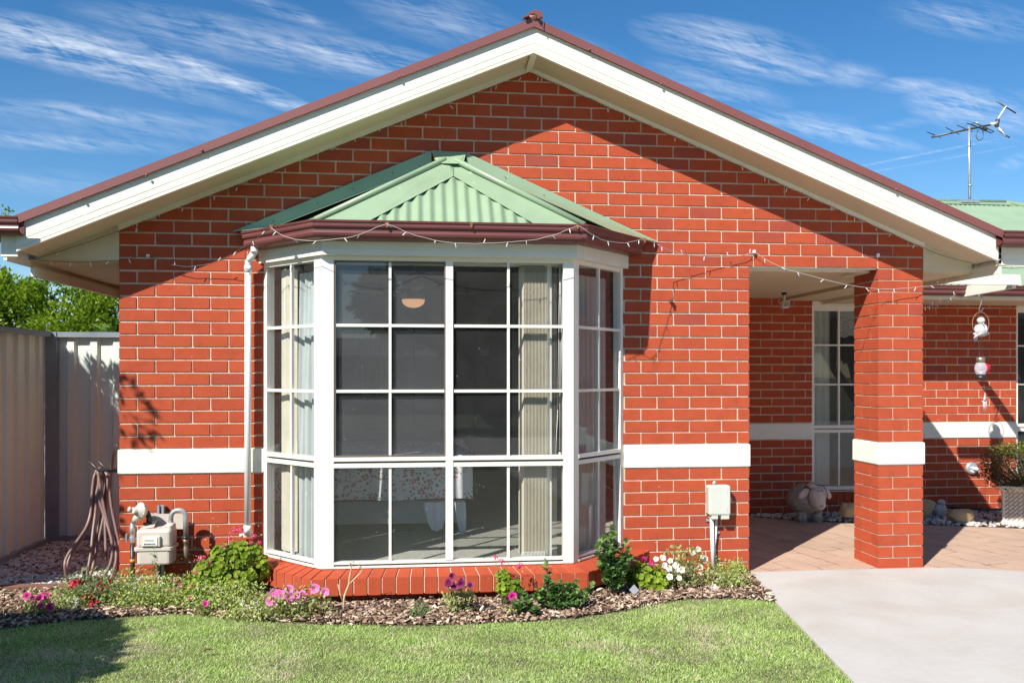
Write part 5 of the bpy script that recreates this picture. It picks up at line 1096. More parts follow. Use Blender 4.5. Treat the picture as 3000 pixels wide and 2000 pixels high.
# ---- hose on its hanger
hb=W(300,1370,y=.30); hr=thing('hose_hanger','black two-armed steel hose hanger sticking out of the brick corner','hanger',(BX0,.30,hb.z))
mb=MB(); 
for (px,py,y_) in ((262,1351,.24),(285,1347,.42)): mb.tube([W(px,py,y=y_),W(px+26,py+26,y=y_),Vector((BX0,y_,W(px+20,py+30,y=y_).z))],.010,8)
mb.box(BX0-.012,BX0,.2,.46,W(300,1380,y=.3).z-.02,W(300,1380,y=.3).z+.06); mb.build('arm',mat('black_steel',(.05,.05,.055),.4,.1,metal=.5),hr)
M['hose']=mat('brown_hose',(.22,.14,.12),.42,.15,8)
ho=thing('garden_hose','long brown garden hose draped in loose coils over the hanger down to the gravel','hose',(W(260,1700,y=.1).x,.1,0))
hq=lambda px,py,y:W(px,py,y=y)
loops=[ [(345,1300,.12),(335,1330,.16),(327,1370,.24),(322,1420,.26),(326,1480,.25),(340,1550,.22),(352,1610,.18),(347,1660,.12),(325,1700,.05),(318,1712,.0)],
 [(318,1712,.0),(330,1680,.05),(340,1640,.12),(338,1600,.18),(320,1545,.22),(308,1500,.25),(296,1440,.28),(290,1400,.30),(288,1378,.32),(296,1372,.35),(304,1390,.36),(306,1440,.34),(300,1500,.30),(284,1560,.26),(262,1640,.2),(245,1690,.12)],
 [(245,1690,.12),(215,1712,.05),(198,1700,.02),(195,1665,.02),(205,1630,.06),(225,1600,.10),(250,1560,.2),(268,1510,.28),(276,1450,.32),(278,1400,.34),(284,1376,.36),(292,1372,.38),(300,1380,.38),(312,1420,.36),(310,1480,.3)],
 [(310,1480,.3),(300,1530,.26),(285,1600,.2),(272,1660,.14),(258,1705,.06),(256,1680,.06),(266,1620,.12),(272,1560,.2),(280,1500,.26),(284,1440,.3),(296,1400,.34),(308,1384,.36),(316,1400,.34),(312,1450,.32),(308,1520,.26),(310,1600,.2),(310,1628,.18)],
 [(197,1690,.0),(190,1660,-.02),(196,1630,.02),(222,1590,.10),(252,1545,.2),(266,1500,.26),(270,1440,.3),(276,1396,.32),(284,1384,.34),(290,1400,.30),(288,1450,.28),(302,1500,.25),(322,1560,.2),(330,1610,.16),(320,1660,.12),(298,1690,.1),(270,1700,.08),(250,1690,.1),(240,1650,.2)]]
for L in loops:
    P_=[hq(*l) for l in L]; Q=[]
    for i in range(len(P_)-1):
        a_=P_[max(i-1,0)];b_=P_[i];c_=P_[i+1];d_=P_[min(i+2,len(P_)-1)]
        for t in (0,.25,.5,.75): Q.append(.5*((2*b_)+(c_-a_)*t+(2*a_-5*b_+4*c_-d_)*t*t+(3*b_-a_-3*c_+d_)*t**3))
    Q.append(P_[-1]); 
    for v in Q: v.z=max(v.z,.016)
    mb=MB(); mb.tube(Q,.0105,8); mb.build('hose_loop',M['hose'],ho)
mb=MB(); u=hq(310,1630,.18); mb.tube([u,u-Vector((0,0,.03))],[.013,.013],10); mb.build('hose_fitting',M['brass'],ho)
# ---- hanging ornaments
M['wwhite']=mat('weathered_white',(.56,.56,.55),.7,.12,30,.3,60); M['hookm']=mat('steel_hook',(.35,.33,.30),.35,.15,metal=.7); M['rustw']=mat('rusty_wire',(.30,.16,.09),.7,.25,60)
OY=W(2873,862,x=5.285).y-.0; oq=lambda px,py,dy=0:W(px,py,y=OY+dy)
od=thing('bird_ornament','white bird ornament perched in a rusty ring hanging on a hook by the porch','ornament',tuple(oq(2873,1000)))
mb=MB(); P_=[oq(2866,872),oq(2869,864),oq(2874,863),oq(2878,870),oq(2874,890),oq(2868,905),oq(2870,911),oq(2876,911),oq(2881,902)]; mb.tube(P_,.0045,7); mb.build('hook',M['hookm'],od)
cc_=oq(2873,948); mb=MB(); mb.tube([cc_+Vector((math.sin(a)*.084,0,math.cos(a)*.108)) for a in np.linspace(-2.35,2.35,26)],.0032,7); mb.build('ring',M['rustw'],od)
s_=1/308.; mb=MB()
def ob(px,py): return oq(px,py)
body=ob(2873,968); mb.blob(body,(.050,.042,.062),1,.12,5,14,10); mb.blob(ob(2863,966),(.026,.035,.048),2,.15,6,12,8); mb.blob(ob(2884,966),(.027,.035,.050),3,.15,6,12,8); mb.blob(ob(2874,939),(.036,.036,.033),4,.1,4,14,10)
mb.blob(ob(2872,978),(.045,.035,.028),5,.15,6); mb.blob(ob(2858,990),(.018,.018,.036),6,.2,8,10,8,Matrix.Rotation(R(22),3,'Y')); mb.build('bird',M['wwhite'],od)
mb=MB(); u=ob(2874,947); mb.lathe(u+Vector((0,-.03,0)),[(.010,0),(.007,.014),(.001,.034)],8,(.1,-.6,-.9)); mb.build('beak',mat('grey_beak',(.35,.37,.40),.6),od)
mb=MB(); mb.tube([oq(2852,977),oq(2862,981),oq(2875,983),oq(2886,981),oq(2896,976)],[.008,.011,.010,.011,.008],8); mb.build('perch',M['wwhite'],od)
mb=MB(); P_=[oq(2864,983),oq(2870,988),oq(2877,990),oq(2876,1000),oq(2870,1010),oq(2872,1016),oq(2879,1014),oq(2884,1006)]; mb.tube(P_,.0055,7); mb.build('lower_hook',M['rustw'],od)
ol=thing('hanging_lantern','small glass jar lantern with metal collar hanging under the bird','lantern',tuple(oq(2873,1090)))
mb=MB(); mb.tube([oq(2872,1014),oq(2870,1030),oq(2868,1046)],.002,5); mb.tube([oq(2872,1014),oq(2878,1030),oq(2879,1048)],.0013,5); mb.build('wire',M['hookm'],ol)
mb=MB(); u=oq(2873,1062); mb.lathe(u,[(.034,0),(.040,.004),(.040,.022),(.042,.028),(.040,.034),(.038,.050),(.030,.052)],18); mb.build('metal_collar',mat('antique_metal',(.30,.26,.19),.4,.2,60,metal=.6),ol)
mb=MB(); u=oq(2873,1098); mb.lathe(u,[(.036,0),(.046,.02),(.054,.045),(.056,.065),(.050,.092),(.038,.116)],20); 
m_,nt_,b_,o_=newmat('jar_glass'); b_.inputs['Base Color'].default_value=(.85,.85,.9,1); b_.inputs['Roughness'].default_value=.12; tr_=nt_.new('ShaderNodeBsdfTransparent'); mx_=nt_.new('ShaderNodeMixShader'); mx_.inputs[0].default_value=.38; nt_.link(tr_.outputs[0],mx_.inputs[1]); nt_.link(b_.outputs[0],mx_.inputs[2]); nt_.link(mx_.outputs[0],o_.inputs[0])
mb.build('glass_jar',m_,ol)
mb=MB(); u=oq(2873,1108); mb.lathe(u,[(.050,0),(.054,.005),(.044,.020),(.036,.036),(.030,.038)],18); mb.build('lantern_base',M['black'],ol)
rd=oq(2889,1079,.09); mb=MB(); mb.lathe(rd,[(.046,0),(.046,.006)],24,(0,-1,0)); rr_=mb.build('red_reflector',mat('red_plastic',(.70,.02,.05),.4,.03),None,'round bright red disc hanging just behind the jar lantern','reflector',base=tuple(rd))
oc=thing('wind_chime','little white wind chime dangling on a thread below the lantern','wind chime',tuple(oq(2884,1170)))
mb=MB(); mb.tube([oq(2883,1110),oq(2884,1150)],.0013,5); mb.build('thread',M['hookm'],oc)
mb=MB(); mb.tube([oq(2870,1133),oq(2895,1134)],.0028,6); mb.build('cross_bar',M['rustw'],oc)
mb=MB(); mb.lathe(oq(2884,1172),[(.018,0),(.010,.02),(.005,.05),(.002,.075)],4,(0.1,0,1)); mb.build('spire',M['wwhite'],oc)
mb=MB(); mb.slab([oq(2876,1174),oq(2892,1172),oq(2890,1178),oq(2880,1178)],(0,.01,0)); mb.build('roof_plate',M['wwhite'],oc)
for (px,y1,y2) in ((2881,1176,1200),(2885,1176,1204),(2889,1176,1196)): mb=MB(); mb.tube([oq(px,y1),oq(px+1,y2)],.0042,6); mb.build('chime_rod',M['wwhite'],oc)
# ---- sheep statue
sb=W(2365,1516,y=2.02); sb.z=0; st=thing('sheep_statue','grey stone sheep statue on pale gravel at the back of the porch','statue',tuple(sb))
m_,nt_,b_,o_=newmat('woolly_stone'); geo=nt_.new('ShaderNodeTexCoord').outputs['Object']; wv=nt_.noise(geo,38,4,.65,1.2)
nt_.link(nt_.ramp(wv,[(.3,(.20,.16,.13)),(.5,(.42,.37,.32)),(.7,(.55,.50,.45))]),b_.inputs['Base Color']); b_.inputs['Roughness'].default_value=.95
bp_=nt_.new('ShaderNodeBump'); bp_.inputs['Strength'].default_value=1; bp_.inputs['Distance'].default_value=.02; nt_.link(wv,bp_.inputs['Height']); nt_.link(bp_.outputs[0],b_.inputs['Normal'])
face=mat('pale_stone',(.58,.48,.43),.9,.12,14,.3,60)
mb=MB(); mb.blob(sb+Vector((-.01,.03,.205)),(.178,.17,.150),8,.10,7,30,20); mb.build('body',m_,st)
mb=MB(); mb.blob(sb+Vector((.030,-.150,.245)),(.080,.070,.122),9,.03,2,22,18,Matrix.Rotation(R(-16),3,'X')); mb.blob(sb+Vector((.036,-.185,.185)),(.062,.045,.055),10,.03,3,18,12); mb.blob(sb+Vector((.0,-.12,.36)),(.055,.05,.030),12,.25,14,14,10); mb.build('head',face,st)
for sx,ry_ in ((-.095,-42),(.135,50)): mb=MB(); mb.blob(sb+Vector((sx,-.125,.285)),(.070,.020,.036),11,.06,4,16,10,Matrix.Rotation(R(ry_),3,'Y')); mb.build('ear',face,st)
for sx in (-.078,.078): mb=MB(); mb.tube([sb+Vector((sx,-.05,-.01)),sb+Vector((sx,-.05,.10))],[.050,.046],14); mb.build('leg',m_,st)
mb=MB()
for sx in (.012,.042): mb.blob(sb+Vector((sx,-.208,.318)),(.007,.006,.005),1,0)
mb.tube([sb+Vector((.012,-.228,.178)),sb+Vector((.030,-.235,.170)),sb+Vector((.034,-.236,.190)),sb+Vector((.038,-.235,.170)),sb+Vector((.058,-.226,.178))],.0022,5); mb.build('eyes_and_mouth',M['black'],st)
mb=MB(); mb.tube([sb+Vector((-.09,-.12,.335)),sb+Vector((-.0,-.16,.372)),sb+Vector((.07,-.2,.365)),sb+Vector((.11,-.19,.30)),sb+Vector((.12,-.18,.24)),sb+Vector((.155,-.17,.165))],.0042,6); mb.tube([sb+Vector((.155,-.17,.165)),sb+Vector((.20,-.1,.05)),sb+Vector((.28,.0,.02))],.004,6); mb.build('garden_cable',M['black'],None,'thin black cable looped over the head of the stone sheep','cable',base=tuple(sb))
# ---- rocks, small statue, planter
M['sand']=mat('sandstone',(.50,.36,.20),.9,.18,7,.5,30)
def rock(lab,c,r,seed,rot=0,sq=3):
    mb=MB(); c=Vector(c); pr=random.Random(seed); pts=[]
    import bmesh
    bm=bmesh.new()
    for i in range(17):
        d=Vector((pr.uniform(-1,1),pr.uniform(-1,1),pr.uniform(-.6,1))); d.normalize(); k=pr.uniform(.85,1.1); bm.verts.new((d.x*r[0]*k,d.y*r[1]*k,d.z*r[2]*k))
    bmesh.ops.convex_hull(bm,input=bm.verts[:]); 
    for v in [v for v in bm.verts if not v.link_faces]: bm.verts.remove(v)
    bmesh.ops.bevel(bm,geom=bm.edges[:]+bm.verts[:],offset=min(r)*.10,segments=2,affect='EDGES')
    me=bpy.data.meshes.new('garden_rock'); bm.to_mesh(me); bm.free(); me.materials.append(M['sand']); o=bpy.data.objects.new('garden_rock',me); C.objects.link(o); o.location=c; o.rotation_euler=(0,0,rot); setp(o,lab,'rock','rocks on the porch gravel')
    a=me.attributes.new('tint','FLOAT','FACE')
p=W(2483,1520,y=1.98); rock('angular sandstone rock between the sheep statue and the porch column',(p.x+.02,p.y,.075),(.115,.09,.125),4)
p=W(2815,1535,y=1.78); rock('long tan sandstone rock in the white gravel, half in sun',(p.x,p.y,.055),(.185,.09,.11),9)
p=W(2716,1500,y=2.05); rock('dull rounded rock mostly hidden behind the porch column',(p.x,p.y,.08),(.10,.08,.13),13)
p=W(2755,1503,y=2.1); p.z=0; ds=thing('duckling_statue','small pale bird figurine on the gravel behind the sandstone rock','statue',tuple(p))
mb=MB(); mb.blob(p+Vector((0,0,.062)),(.068,.06,.072),3,.08,4); mb.blob(p+Vector((-.045,-.01,.08)),(.045,.03,.022),5,.1,4,12,8,Matrix.Rotation(R(-35),3,'Y')); mb.build('body',mat('pale_figurine',(.55,.50,.48),.85,.12,20,.3,60),ds)
mb=MB(); mb.blob(p+Vector((.005,-.01,.145)),(.040,.038,.030),6,.08,4); mb.blob(p+Vector((-.02,-.03,.15)),(.022,.018,.014),7,.05); mb.build('head',mat('pale_figurine_head',(.55,.50,.48),.85,.12,20,.3,60),ds)
fc=W(2934,1536,z=0); c=fc+Vector((.286,.048,0)); pl=thing('planter_box','square white planter with a woven relief at the right edge, on the gravel','planter',tuple(c))
x0=c.x-.21; x1=c.x+.21; ya,yb=c.y-.2,c.y+.2
m_,nt_,b_,o_=newmat('woven_concrete'); geo=nt_.new('ShaderNodeTexCoord').outputs['Object']; mp=nt_.new('ShaderNodeMapping'); mp.inputs['Rotation'].default_value=(0,R(45),0); nt_.link(geo,mp.inputs[0])
ck=nt_.new('ShaderNodeTexBrick'); ck.inputs['Scale'].default_value=1; ck.inputs['Brick Width'].default_value=.055; ck.inputs['Row Height'].default_value=.028; ck.inputs['Mortar Size'].default_value=.004; ck.inputs['Mortar Smooth'].default_value=.6
sw=nt_.new('ShaderNodeSeparateXYZ'); nt_.link(mp.outputs[0],sw.inputs[0]); cb_=nt_.new('ShaderNodeCombineXYZ'); nt_.link(sw.outputs[0],cb_.inputs[0]); nt_.link(sw.outputs[2],cb_.inputs[1]); nt_.link(cb_.outputs[0],ck.inputs['Vector'])
ck.inputs['Color1'].default_value=(.66,.60,.50,1); ck.inputs['Color2'].default_value=(.60,.54,.45,1); ck.inputs['Mortar'].default_value=(.38,.30,.24,1); nt_.link(ck.outputs['Color'],b_.inputs['Base Color']); b_.inputs['Roughness'].default_value=.9
bp_=nt_.new('ShaderNodeBump'); bp_.invert=True; bp_.inputs['Strength'].default_value=1; bp_.inputs['Distance'].default_value=.01; nt_.link(ck.outputs['Fac'],bp_.inputs['Height']); nt_.link(bp_.outputs[0],b_.inputs['Normal'])
pc=mat('planter_concrete',(.68,.62,.52),.85,.08,8,.3,40)
mb=MB(); mb.box(x0+.015,x1-.015,ya+.015,yb-.015,.035,.33); mb.build('woven_side',m_,pl)
mb=MB(); mb.box(x0-.012,x1+.012,ya-.012,yb+.012,.0,.018); mb.box(x0,x1,ya,yb,.018,.038); mb.box(x0-.006,x1+.006,ya-.006,yb+.006,.325,.338); mb.box(x0-.022,x1+.022,ya-.022,yb+.022,.338,.372)
mb.box(x0+.008,x0+.03,ya+.008,ya+.03,.038,.325); mb.build('rim_and_foot',pc,pl); pl.rotation_euler=(0,0,R(-34))
p=((x0+x1)/2,(ya+yb)/2,.36); root=plant('potted_shrub','bronze-green small-leaved shrub growing in the woven planter','shrub',p)
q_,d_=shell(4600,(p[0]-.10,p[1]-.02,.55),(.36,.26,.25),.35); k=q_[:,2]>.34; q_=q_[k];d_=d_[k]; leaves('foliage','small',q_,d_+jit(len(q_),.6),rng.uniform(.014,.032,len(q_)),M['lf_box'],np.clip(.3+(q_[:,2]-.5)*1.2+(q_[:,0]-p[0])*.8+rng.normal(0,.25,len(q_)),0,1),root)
stems(root,(p[0],p[1],.34),[tuple(v) for v in q_[::70]],.004,M['bark'])
mb=MB(); mb.tube([W(2700,1478,y=2.3),W(2780,1484,y=2.3),W(2860,1490,y=2.28),W(2945,1492,y=2.25)],.012,8); mb.build('drip_hose',M['black'],None,'thin black irrigation pipe lying on the gravel along the back wall','pipe',base=tuple(W(2800,1484,y=2.3)))
p=W(1857,1727,y=-.62); mb=MB(); mb.slab([p+Vector((-.03,0,.0)),p+Vector((.0,-.01,-.03)),p+Vector((.035,0,-.002)),p+Vector((.005,.01,.032))],(0,.006,0)); mb.build('plant_tag',mat('grey_tag',(.30,.31,.33),.5),None,'small grey plastic plant tag stuck in the mulch under the lime geranium','plant tag',base=tuple(p))
# ---- fairy lights
M['wire']=mat('fairy_light_wire',(.10,.09,.08),.5,.1); M['wireL']=mat('pale_wire',(.42,.38,.33),.5,.1); M['bulb']=mat('clear_bulb',(.80,.80,.82),.2,.02)
bm_=MB(); bm_.tube([(0,0,0),(0,0,-.010),(0,0,-.034),(0,0,-.040)],[.002,.0034,.0034,.0015],6); bm_.build('bulb',M['bulb']); proto=bpy.data.objects['bulb']; BM=proto.data; bpy.data.objects.remove(proto)
def lights(label,path,step,wm,clips=(),sub=None):
    P_=[W(a,b,y=c) for a,b,c in path]; root=thing('fairy_lights',label,'string lights',tuple(P_[0]),'strings of fairy lights'); Q=[]
    for i in range(len(P_)-1):
        a_=P_[max(i-1,0)];b_=P_[i];c_=P_[i+1];d_=P_[min(i+2,len(P_)-1)]; k=max(2,int((c_-b_).length/.05))
        for j in range(k):
            t=j/k; v=.5*((2*b_)+(c_-a_)*t+(2*a_-5*b_+4*c_-d_)*t*t+(3*b_-a_-3*c_+d_)*t**3); Q.append(v)
    Q.append(P_[-1]); mb=MB(); mb.tube([v+Vector((0,0,rng.normal(0,.0012))) for v in Q],.0021,5); mb.build('cable',wm,root)
    acc=step*.5
    for a_,b_ in zip(Q[:-1],Q[1:]):
        acc+=(b_-a_).length
        if acc>step:
            acc=rng.uniform(-.2,.2)*step; o=bpy.data.objects.new('bulb',BM); C.objects.link(o); o.parent=root; o.location=a_-P_[0]; flip=rng.uniform()<.22
            o.scale=(.8,.8,.8); o.rotation_euler=((math.pi if flip else 0)+rng.normal(0,.35),rng.normal(0,.45),0)
    for (px,py,y_) in clips:
        p=W(px,py,y=y_); mb=MB(); mb.box(p.x-.009,p.x+.009,-.024,-.006,p.z-.010,p.z+.014); mb.build('clip',M['bulb'],root)
    return root
def lerpxy(a,b,n,y,sag=0,jx=2.): return [(a[0]+(b[0]-a[0])*i/n+rng.uniform(-jx,jx),a[1]+(b[1]-a[1])*i/n+(sag*(i%2)),y) for i in range(n+1)]
lights('dark fairy lights pinned along the left slope of the gable soffit',lerpxy((1546,214),(352,680),26,-.045,5)+[(345,676,-.045)],.15,M['wire'])
lights('dark fairy lights along the right slope of the gable soffit and past the eave',lerpxy((1560,214),(2700,722),26,-.045,5)+[(2722,735,-.05),(2789,757,-.05),(2830,766,-.06),(2873,779,-.08),(2920,784,-.1),(2962,786,-.12),(3020,783,-.12)],.15,M['wire'])
lights('fairy lights crossing the left eave triangle and sagging over the brickwork to the bay gutter',[(345,678,-.03),(250,712,-.03),(170,738,-.03),(102,761,-.03),(150,765,-.03),(240,768,-.03),(345,763,-.03),(433,751,-.04),(480,770,-.05),(545,781,-.06),(600,776,-.07),(660,755,-.12),(740,706,-.3),(795,668,-.50)],.12,M['wire'],[(433,751,-.02)])
lights('fairy lights swagged in three loops between the rusty clips of the bay gutter',[(795,668,-.50),(828,690,-.52),(863,701,-.56),(905,705,-.60),(948,704,-.63),(988,700,-.65),(1031,694,-.66),(1080,676,-.66),(1134,657,-.66),(1190,680,-.66),(1252,698,-.66),(1300,709,-.66),(1369,713,-.66),(1440,712,-.66),(1510,708,-.66),(1573,701,-.66),(1640,683,-.66),(1692,662,-.66),(1720,678,-.66),(1761,701,-.60),(1800,710,-.52),(1838,711,-.44),(1888,701,-.33),(1925,716,-.2)],.125,M['wireL'])
lights('fairy lights running from the bay gutter past the porch opening and over the brick column',[(1925,716,-.2),(1958,732,-.16),(2000,744,-.12),(2064,751,-.08),(2134,751,-.05),(2180,747,-.04),(2210,740,-.03),(2240,758,-.05),(2290,782,-.08),(2386,811,-.12),(2461,830,-.14),(2520,841,-.12),(2573,846,-.08),(2640,845,-.06),(2704,839,-.04),(2760,832,.1),(2820,815,.2),(2873,796,.2),(2880,782,.1)],.125,M['wireL'],[(2210,738,-.02),(2573,748,-.02)])
lights('short fairy light strand sagging beside the column up to the far beam',[(2704,901,.3),(2721,897,.4),(2750,888,.6),(2777,877,.8),(2800,862,.95)],.11,M['wireL'])
# ================================================================= INSIDE THE BAY ROOM
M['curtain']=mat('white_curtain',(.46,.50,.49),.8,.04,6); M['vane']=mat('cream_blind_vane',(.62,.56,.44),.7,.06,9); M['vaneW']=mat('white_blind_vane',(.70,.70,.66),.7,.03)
def curtain(lab,a,b,z0,z1,folds,amp,m,taper=0,n=90,name='curtain'):
    a=Vector(a);b=Vector(b);u=(b-a);L=u.length;u/=L;nn=Vector((u.y,-u.x)); rows=[]
    for j in range(15):
        z=z0+(z1-z0)*j/14; r=[]
        for i in range(n+1):
            t=i/n; k=1-taper*(j/14)**1.5*.5; s_=L*(.5+(t-.5)*k); o=amp*(math.sin(t*folds*6.283+.3*math.sin(z*2))+.35*math.sin(t*folds*14.1+z))*(1-.35*(j/14)); r.append((a.x+u.x*s_+nn.x*o,a.y+u.y*s_+nn.y*o,z))
        rows.append(r)
    mb=MB(); mb.smooth=True; mb.rows(rows,False,False); return mb.build(name,m,None,lab,'curtain',base=(a.x,a.y,z0),recalc=False)
curtain('sunlit white curtain gathered inside the left side pane of the bay',(-.60,-.33),(-.82,-.06),.21,2.12,4,.022,M['curtain'],.4)
M['sheerc']=leafmat('sheer_white_fabric',(.66,.63,.60),(.66,.63,.60),.55,.9)
curtain('pale sheer curtain filling the right side pane of the bay',(1.02,-.30),(1.33,.0),.21,2.12,7,.012,M['sheerc'],.0)
curtain('white gathered curtain edge near the front post inside the right side pane of the bay',(1.00,-.36),(1.08,-.29),.21,2.0,2,.014,M['curtain'],.3)
curtain('narrow pleated curtain against the room jamb seen through the left side pane',(-.93,.02),(-.90,.16),.21,2.14,3,.012,M['vaneW'],0)
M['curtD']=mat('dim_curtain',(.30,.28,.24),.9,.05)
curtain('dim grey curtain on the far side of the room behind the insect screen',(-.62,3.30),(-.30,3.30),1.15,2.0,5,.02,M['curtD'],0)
vb=thing('vertical_blind','stack of cream vertical blind vanes drawn to the right of the front window','blind',(.65,-.36,.22),None)
for i in range(17):
    x=W(1529+i*4.15,1000,y=-.37).x; mb=MB(); a=R(-72); dx,dy=math.cos(a)*.045,math.sin(a)*.045
    mb.slab([(x-dx,-.345-dy,.235),(x+dx,-.345+dy,.235),(x+dx,-.345+dy,2.155),(x-dx,-.345-dy,2.155)],(.001,.0,0)); mb.build('vane',M['vane'],vb)
    mb=MB(); mb.box(x-.006,x-.001,-.392,-.388,.222,.262); mb.build('bottom_weight',M['vaneW'],vb)
x0=W(1598,1000,y=-.38).x; x1=W(1618,1000,y=-.38).x; mb=MB(); mb.slab([(x0,-.375,.225),(x1,-.36,.225),(x1,-.36,2.16),(x0,-.375,2.16)],(0,.002,0)); mb.build('vane',M['vaneW'],vb)
for px in (1621,1626,1630): x=W(px,1000,y=-.37).x; mb=MB(); mb.slab([(x-.004,-.38,.23),(x+.008,-.30,.23),(x+.008,-.30,2.155),(x-.004,-.38,2.155)],(.001,0,0)); mb.build('vane',M['vane'],vb)
mb=MB(); mb.box(-.52,.93,-.40,-.30,2.16,2.19); mb.build('head_rail',M['vaneW'],vb)
for (pa,pb_) in (((1640,770),(1634,1200)),((1641,770),(1648,1200)),((1634,1200),(1628,1330)),((1648,1200),(1650,1330)),((1641,1000),(1640,1318))):
    mb=MB(); mb.tube([W(*pa,y=-.39),W(*pb_,y=-.39)],.0022,5); mb.build('cord',M['vaneW'],vb)
mb=MB(); u=W(1640,1332,y=-.385); mb.tube([u+Vector((0,0,.02)),u,u-Vector((0,0,.06)),u-Vector((0,0,.08))],[.006,.011,.011,.005],8); mb.build('cord_weight',M['vane'],vb)
vb2=thing('vertical_blind','few cream blind vanes stacked behind the left side pane of the bay','blind',(-.95,-.05,.22))
for i in range(7):
    t=i/6; x=-.905+t*.05; y=-.02-t*.07; mb=MB(); mb.slab([(x-.035,y+.012,.235),(x+.035,y-.012,.235),(x+.035,y-.012,2.15),(x-.035,y+.012,2.15)],(.001,.001,0)); mb.build('vane',M['vane'],vb2)
# bed with a floral quilt
def quilt():
    m,nt,b,out=newmat('floral_quilt'); geo=nt.new('ShaderNodeTexCoord').outputs['Object']
    nz=nt.new('ShaderNodeTexNoise'); nz.inputs['Scale'].default_value=30; nt.link(geo,nz.inputs['Vector']); va=nt.new('ShaderNodeVectorMath',operation='SCALE'); nt.link(nz.outputs['Color'],va.inputs[0]); va.inputs[3].default_value=.03; vb_=nt.new('ShaderNodeVectorMath',operation='ADD'); nt.link(geo,vb_.inputs[0]); nt.link(va.outputs[0],vb_.inputs[1])
    def vor(sc,th,seed):
        v=nt.new('ShaderNodeTexVoronoi'); v.inputs['Scale'].default_value=sc; mp=nt.new('ShaderNodeMapping'); mp.inputs['Location'].default_value=(seed,seed,seed); nt.link(vb_.outputs[0],mp.inputs[0]); nt.link(mp.outputs[0],v.inputs['Vector']); return nt.ramp(v.outputs['Distance'],[(th-.05,(1,1,1)),(th,(0,0,0))])
    big=nt.ramp(nt.noise(geo,6,2,.5),[(.40,(0,0,0)),(.46,(1,1,1))])
    g=nt.math('MULTIPLY',vor(38,.36,2),big); r=nt.math('MULTIPLY',vor(26,.36,5),big)
    o=nt.mix(g,lin((.86,.84,.86)),lin((.16,.26,.16))); o=nt.mix(r,o,lin((.70,.25,.25)))
    nt.link(o,b.inputs['Base Color']); b.inputs['Roughness'].default_value=.9; return m
bd=thing('bed','bed under a floral quilt with white sheet corners hanging out, inside the bay room','bed',(-.7,1.6,.19))
M['sheet']=mat('white_sheet',(.86,.86,.88),.85,.04,8); M['valance']=mat('cream_valance',(.60,.60,.54),.9,.05)
rows=[]; yb0=.72
for j in range(9):
    t=j/8; r=[]
    for i in range(60):
        x=-1.85+2.27*i/59; z=.80-.34*t; o=.012*math.sin(x*17+t*2)+.008*math.sin(x*41); r.append((x,yb0-.02*t+o*t,z+(.006*math.sin(x*9))*t))
    rows.append(r)
side=MB(); side.smooth=True; side.rows([[ (x,yb0+1.5,.80) for x,y,z in rows[0]]]+rows,False,False)
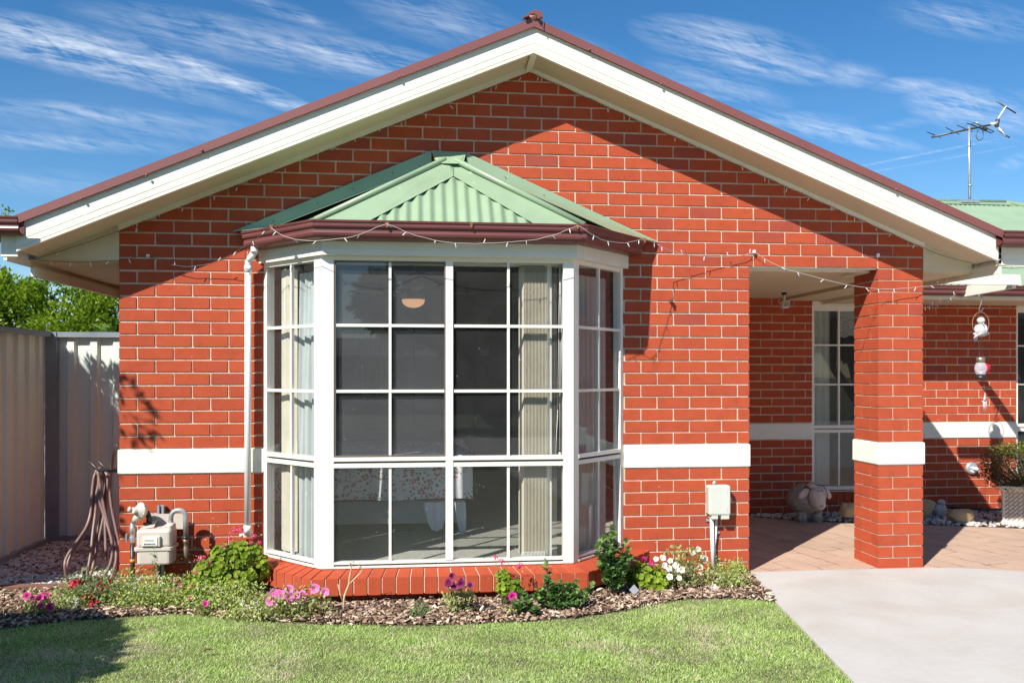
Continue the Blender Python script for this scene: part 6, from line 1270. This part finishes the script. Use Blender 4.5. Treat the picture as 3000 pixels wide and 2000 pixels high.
# foot end fold dropping to the right
rr=[]
for j in range(9):
    t=j/8; rr.append([(.42+.045*t+.01*math.sin(k*1.3),yb0-.02*t+(1.5*k/8),.80-.34*t) for k in range(9)])
side.rows(rr,False,False); side.build('quilt',quilt(),bd,recalc=False)
mb=MB(); mb.box(-1.8,.36,yb0+.06,yb0+1.45,.26,.44); mb.build('valance',M['valance'],bd)
mb=MB(); mb.box(-1.78,.33,yb0+.10,yb0+1.4,.19,.42); mb.build('bed_base',mat('bed_base',(.16,.16,.13),.9),bd)
for (xa,xb,zb_) in ((.03,.20,.24),(.275,.36,.21)):
    mb=MB(); mb.smooth=True; rws=[]
    for j in range(8):
        t=j/7; w_=(xb-xa)*(1-.45*t*t); cx_=(xa+xb)/2+.02*t; rws.append([(cx_+(k/9-.5)*w_,yb0-.05-.02*math.sin(k*1.6)-.02*t,.44-(.44-zb_)*t-.02*math.sin(k/9*3.14)*t) for k in range(10)])
    mb.rows(rws,False,False); mb.build('sheet_corner',M['sheet'],bd,recalc=False)
# ceiling light
lp_=W(1211,880,y=1.45); cl=thing('ceiling_light','round amber-glowing ceiling light in the dark room behind the insect screen','ceiling light',tuple(lp_))
m_,nt_,b_,o_=newmat('amber_glass'); b_.inputs['Base Color'].default_value=(.85,.55,.33,1); b_.inputs['Emission Color'].default_value=(1,.52,.27,1); b_.inputs['Emission Strength'].default_value=.62; b_.inputs['Roughness'].default_value=.4
mb=MB(); mb.lathe(lp_+Vector((0,0,-.02)),[(.002,-.045),(.045,-.038),(.075,-.022),(.092,-.004),(.100,.018),(.100,.026)],28); mb.build('glass_bowl',m_,cl)
mb=MB(); mb.lathe(lp_+Vector((0,0,.006)),[(.104,0),(.108,.03),(.085,.065),(.03,.08),(.02,.10),(.02,2.4-lp_.z-.02),(.05,2.4-lp_.z-.012)],24); mb.build('fitting',mat('fan_motor_grey',(.30,.30,.30),.5),cl)
for a in (185,5,95,275): mb=MB(); a=R(a); p=lp_+Vector((0,0,.06)); u=Vector((math.cos(a),math.sin(a),0)); v=Vector((-u.y,u.x,0)); mb.slab([p+u*.10-v*.03,p+u*.52-v*.055,p+u*.52+v*.055+Vector((0,0,.01)),p+u*.10+v*.03+Vector((0,0,.01))],(0,0,.006)); mb.build('fan_blade',mat('fan_blade_grey',(.35,.33,.30),.5),cl)
# curtains inside the porch window and the right window
curtain('sheer grey-green curtain inside the left half of the porch window',(4.09,YB+.12),(4.30,YB+.12),.27,2.1,3,.008,mat('sheer_curtain',(.42,.44,.40),.9,.05),0)
M['lace']=mat('lace_valance',(.35,.35,.36),.9,.3,40)
mb=MB(); rws=[[(4.40+i*.03,YB+.13,2.12) for i in range(26)],[(4.40+i*.03,YB+.13+.01*math.sin(i),1.86-.04*abs(math.sin(i*.7))) for i in range(26)]]; mb.rows(rws,False,False); mb.build('lace_curtain',M['lace'],None,'short scalloped lace curtain at the top of the porch window','curtain',base=(4.4,YB+.13,2.0),recalc=False)
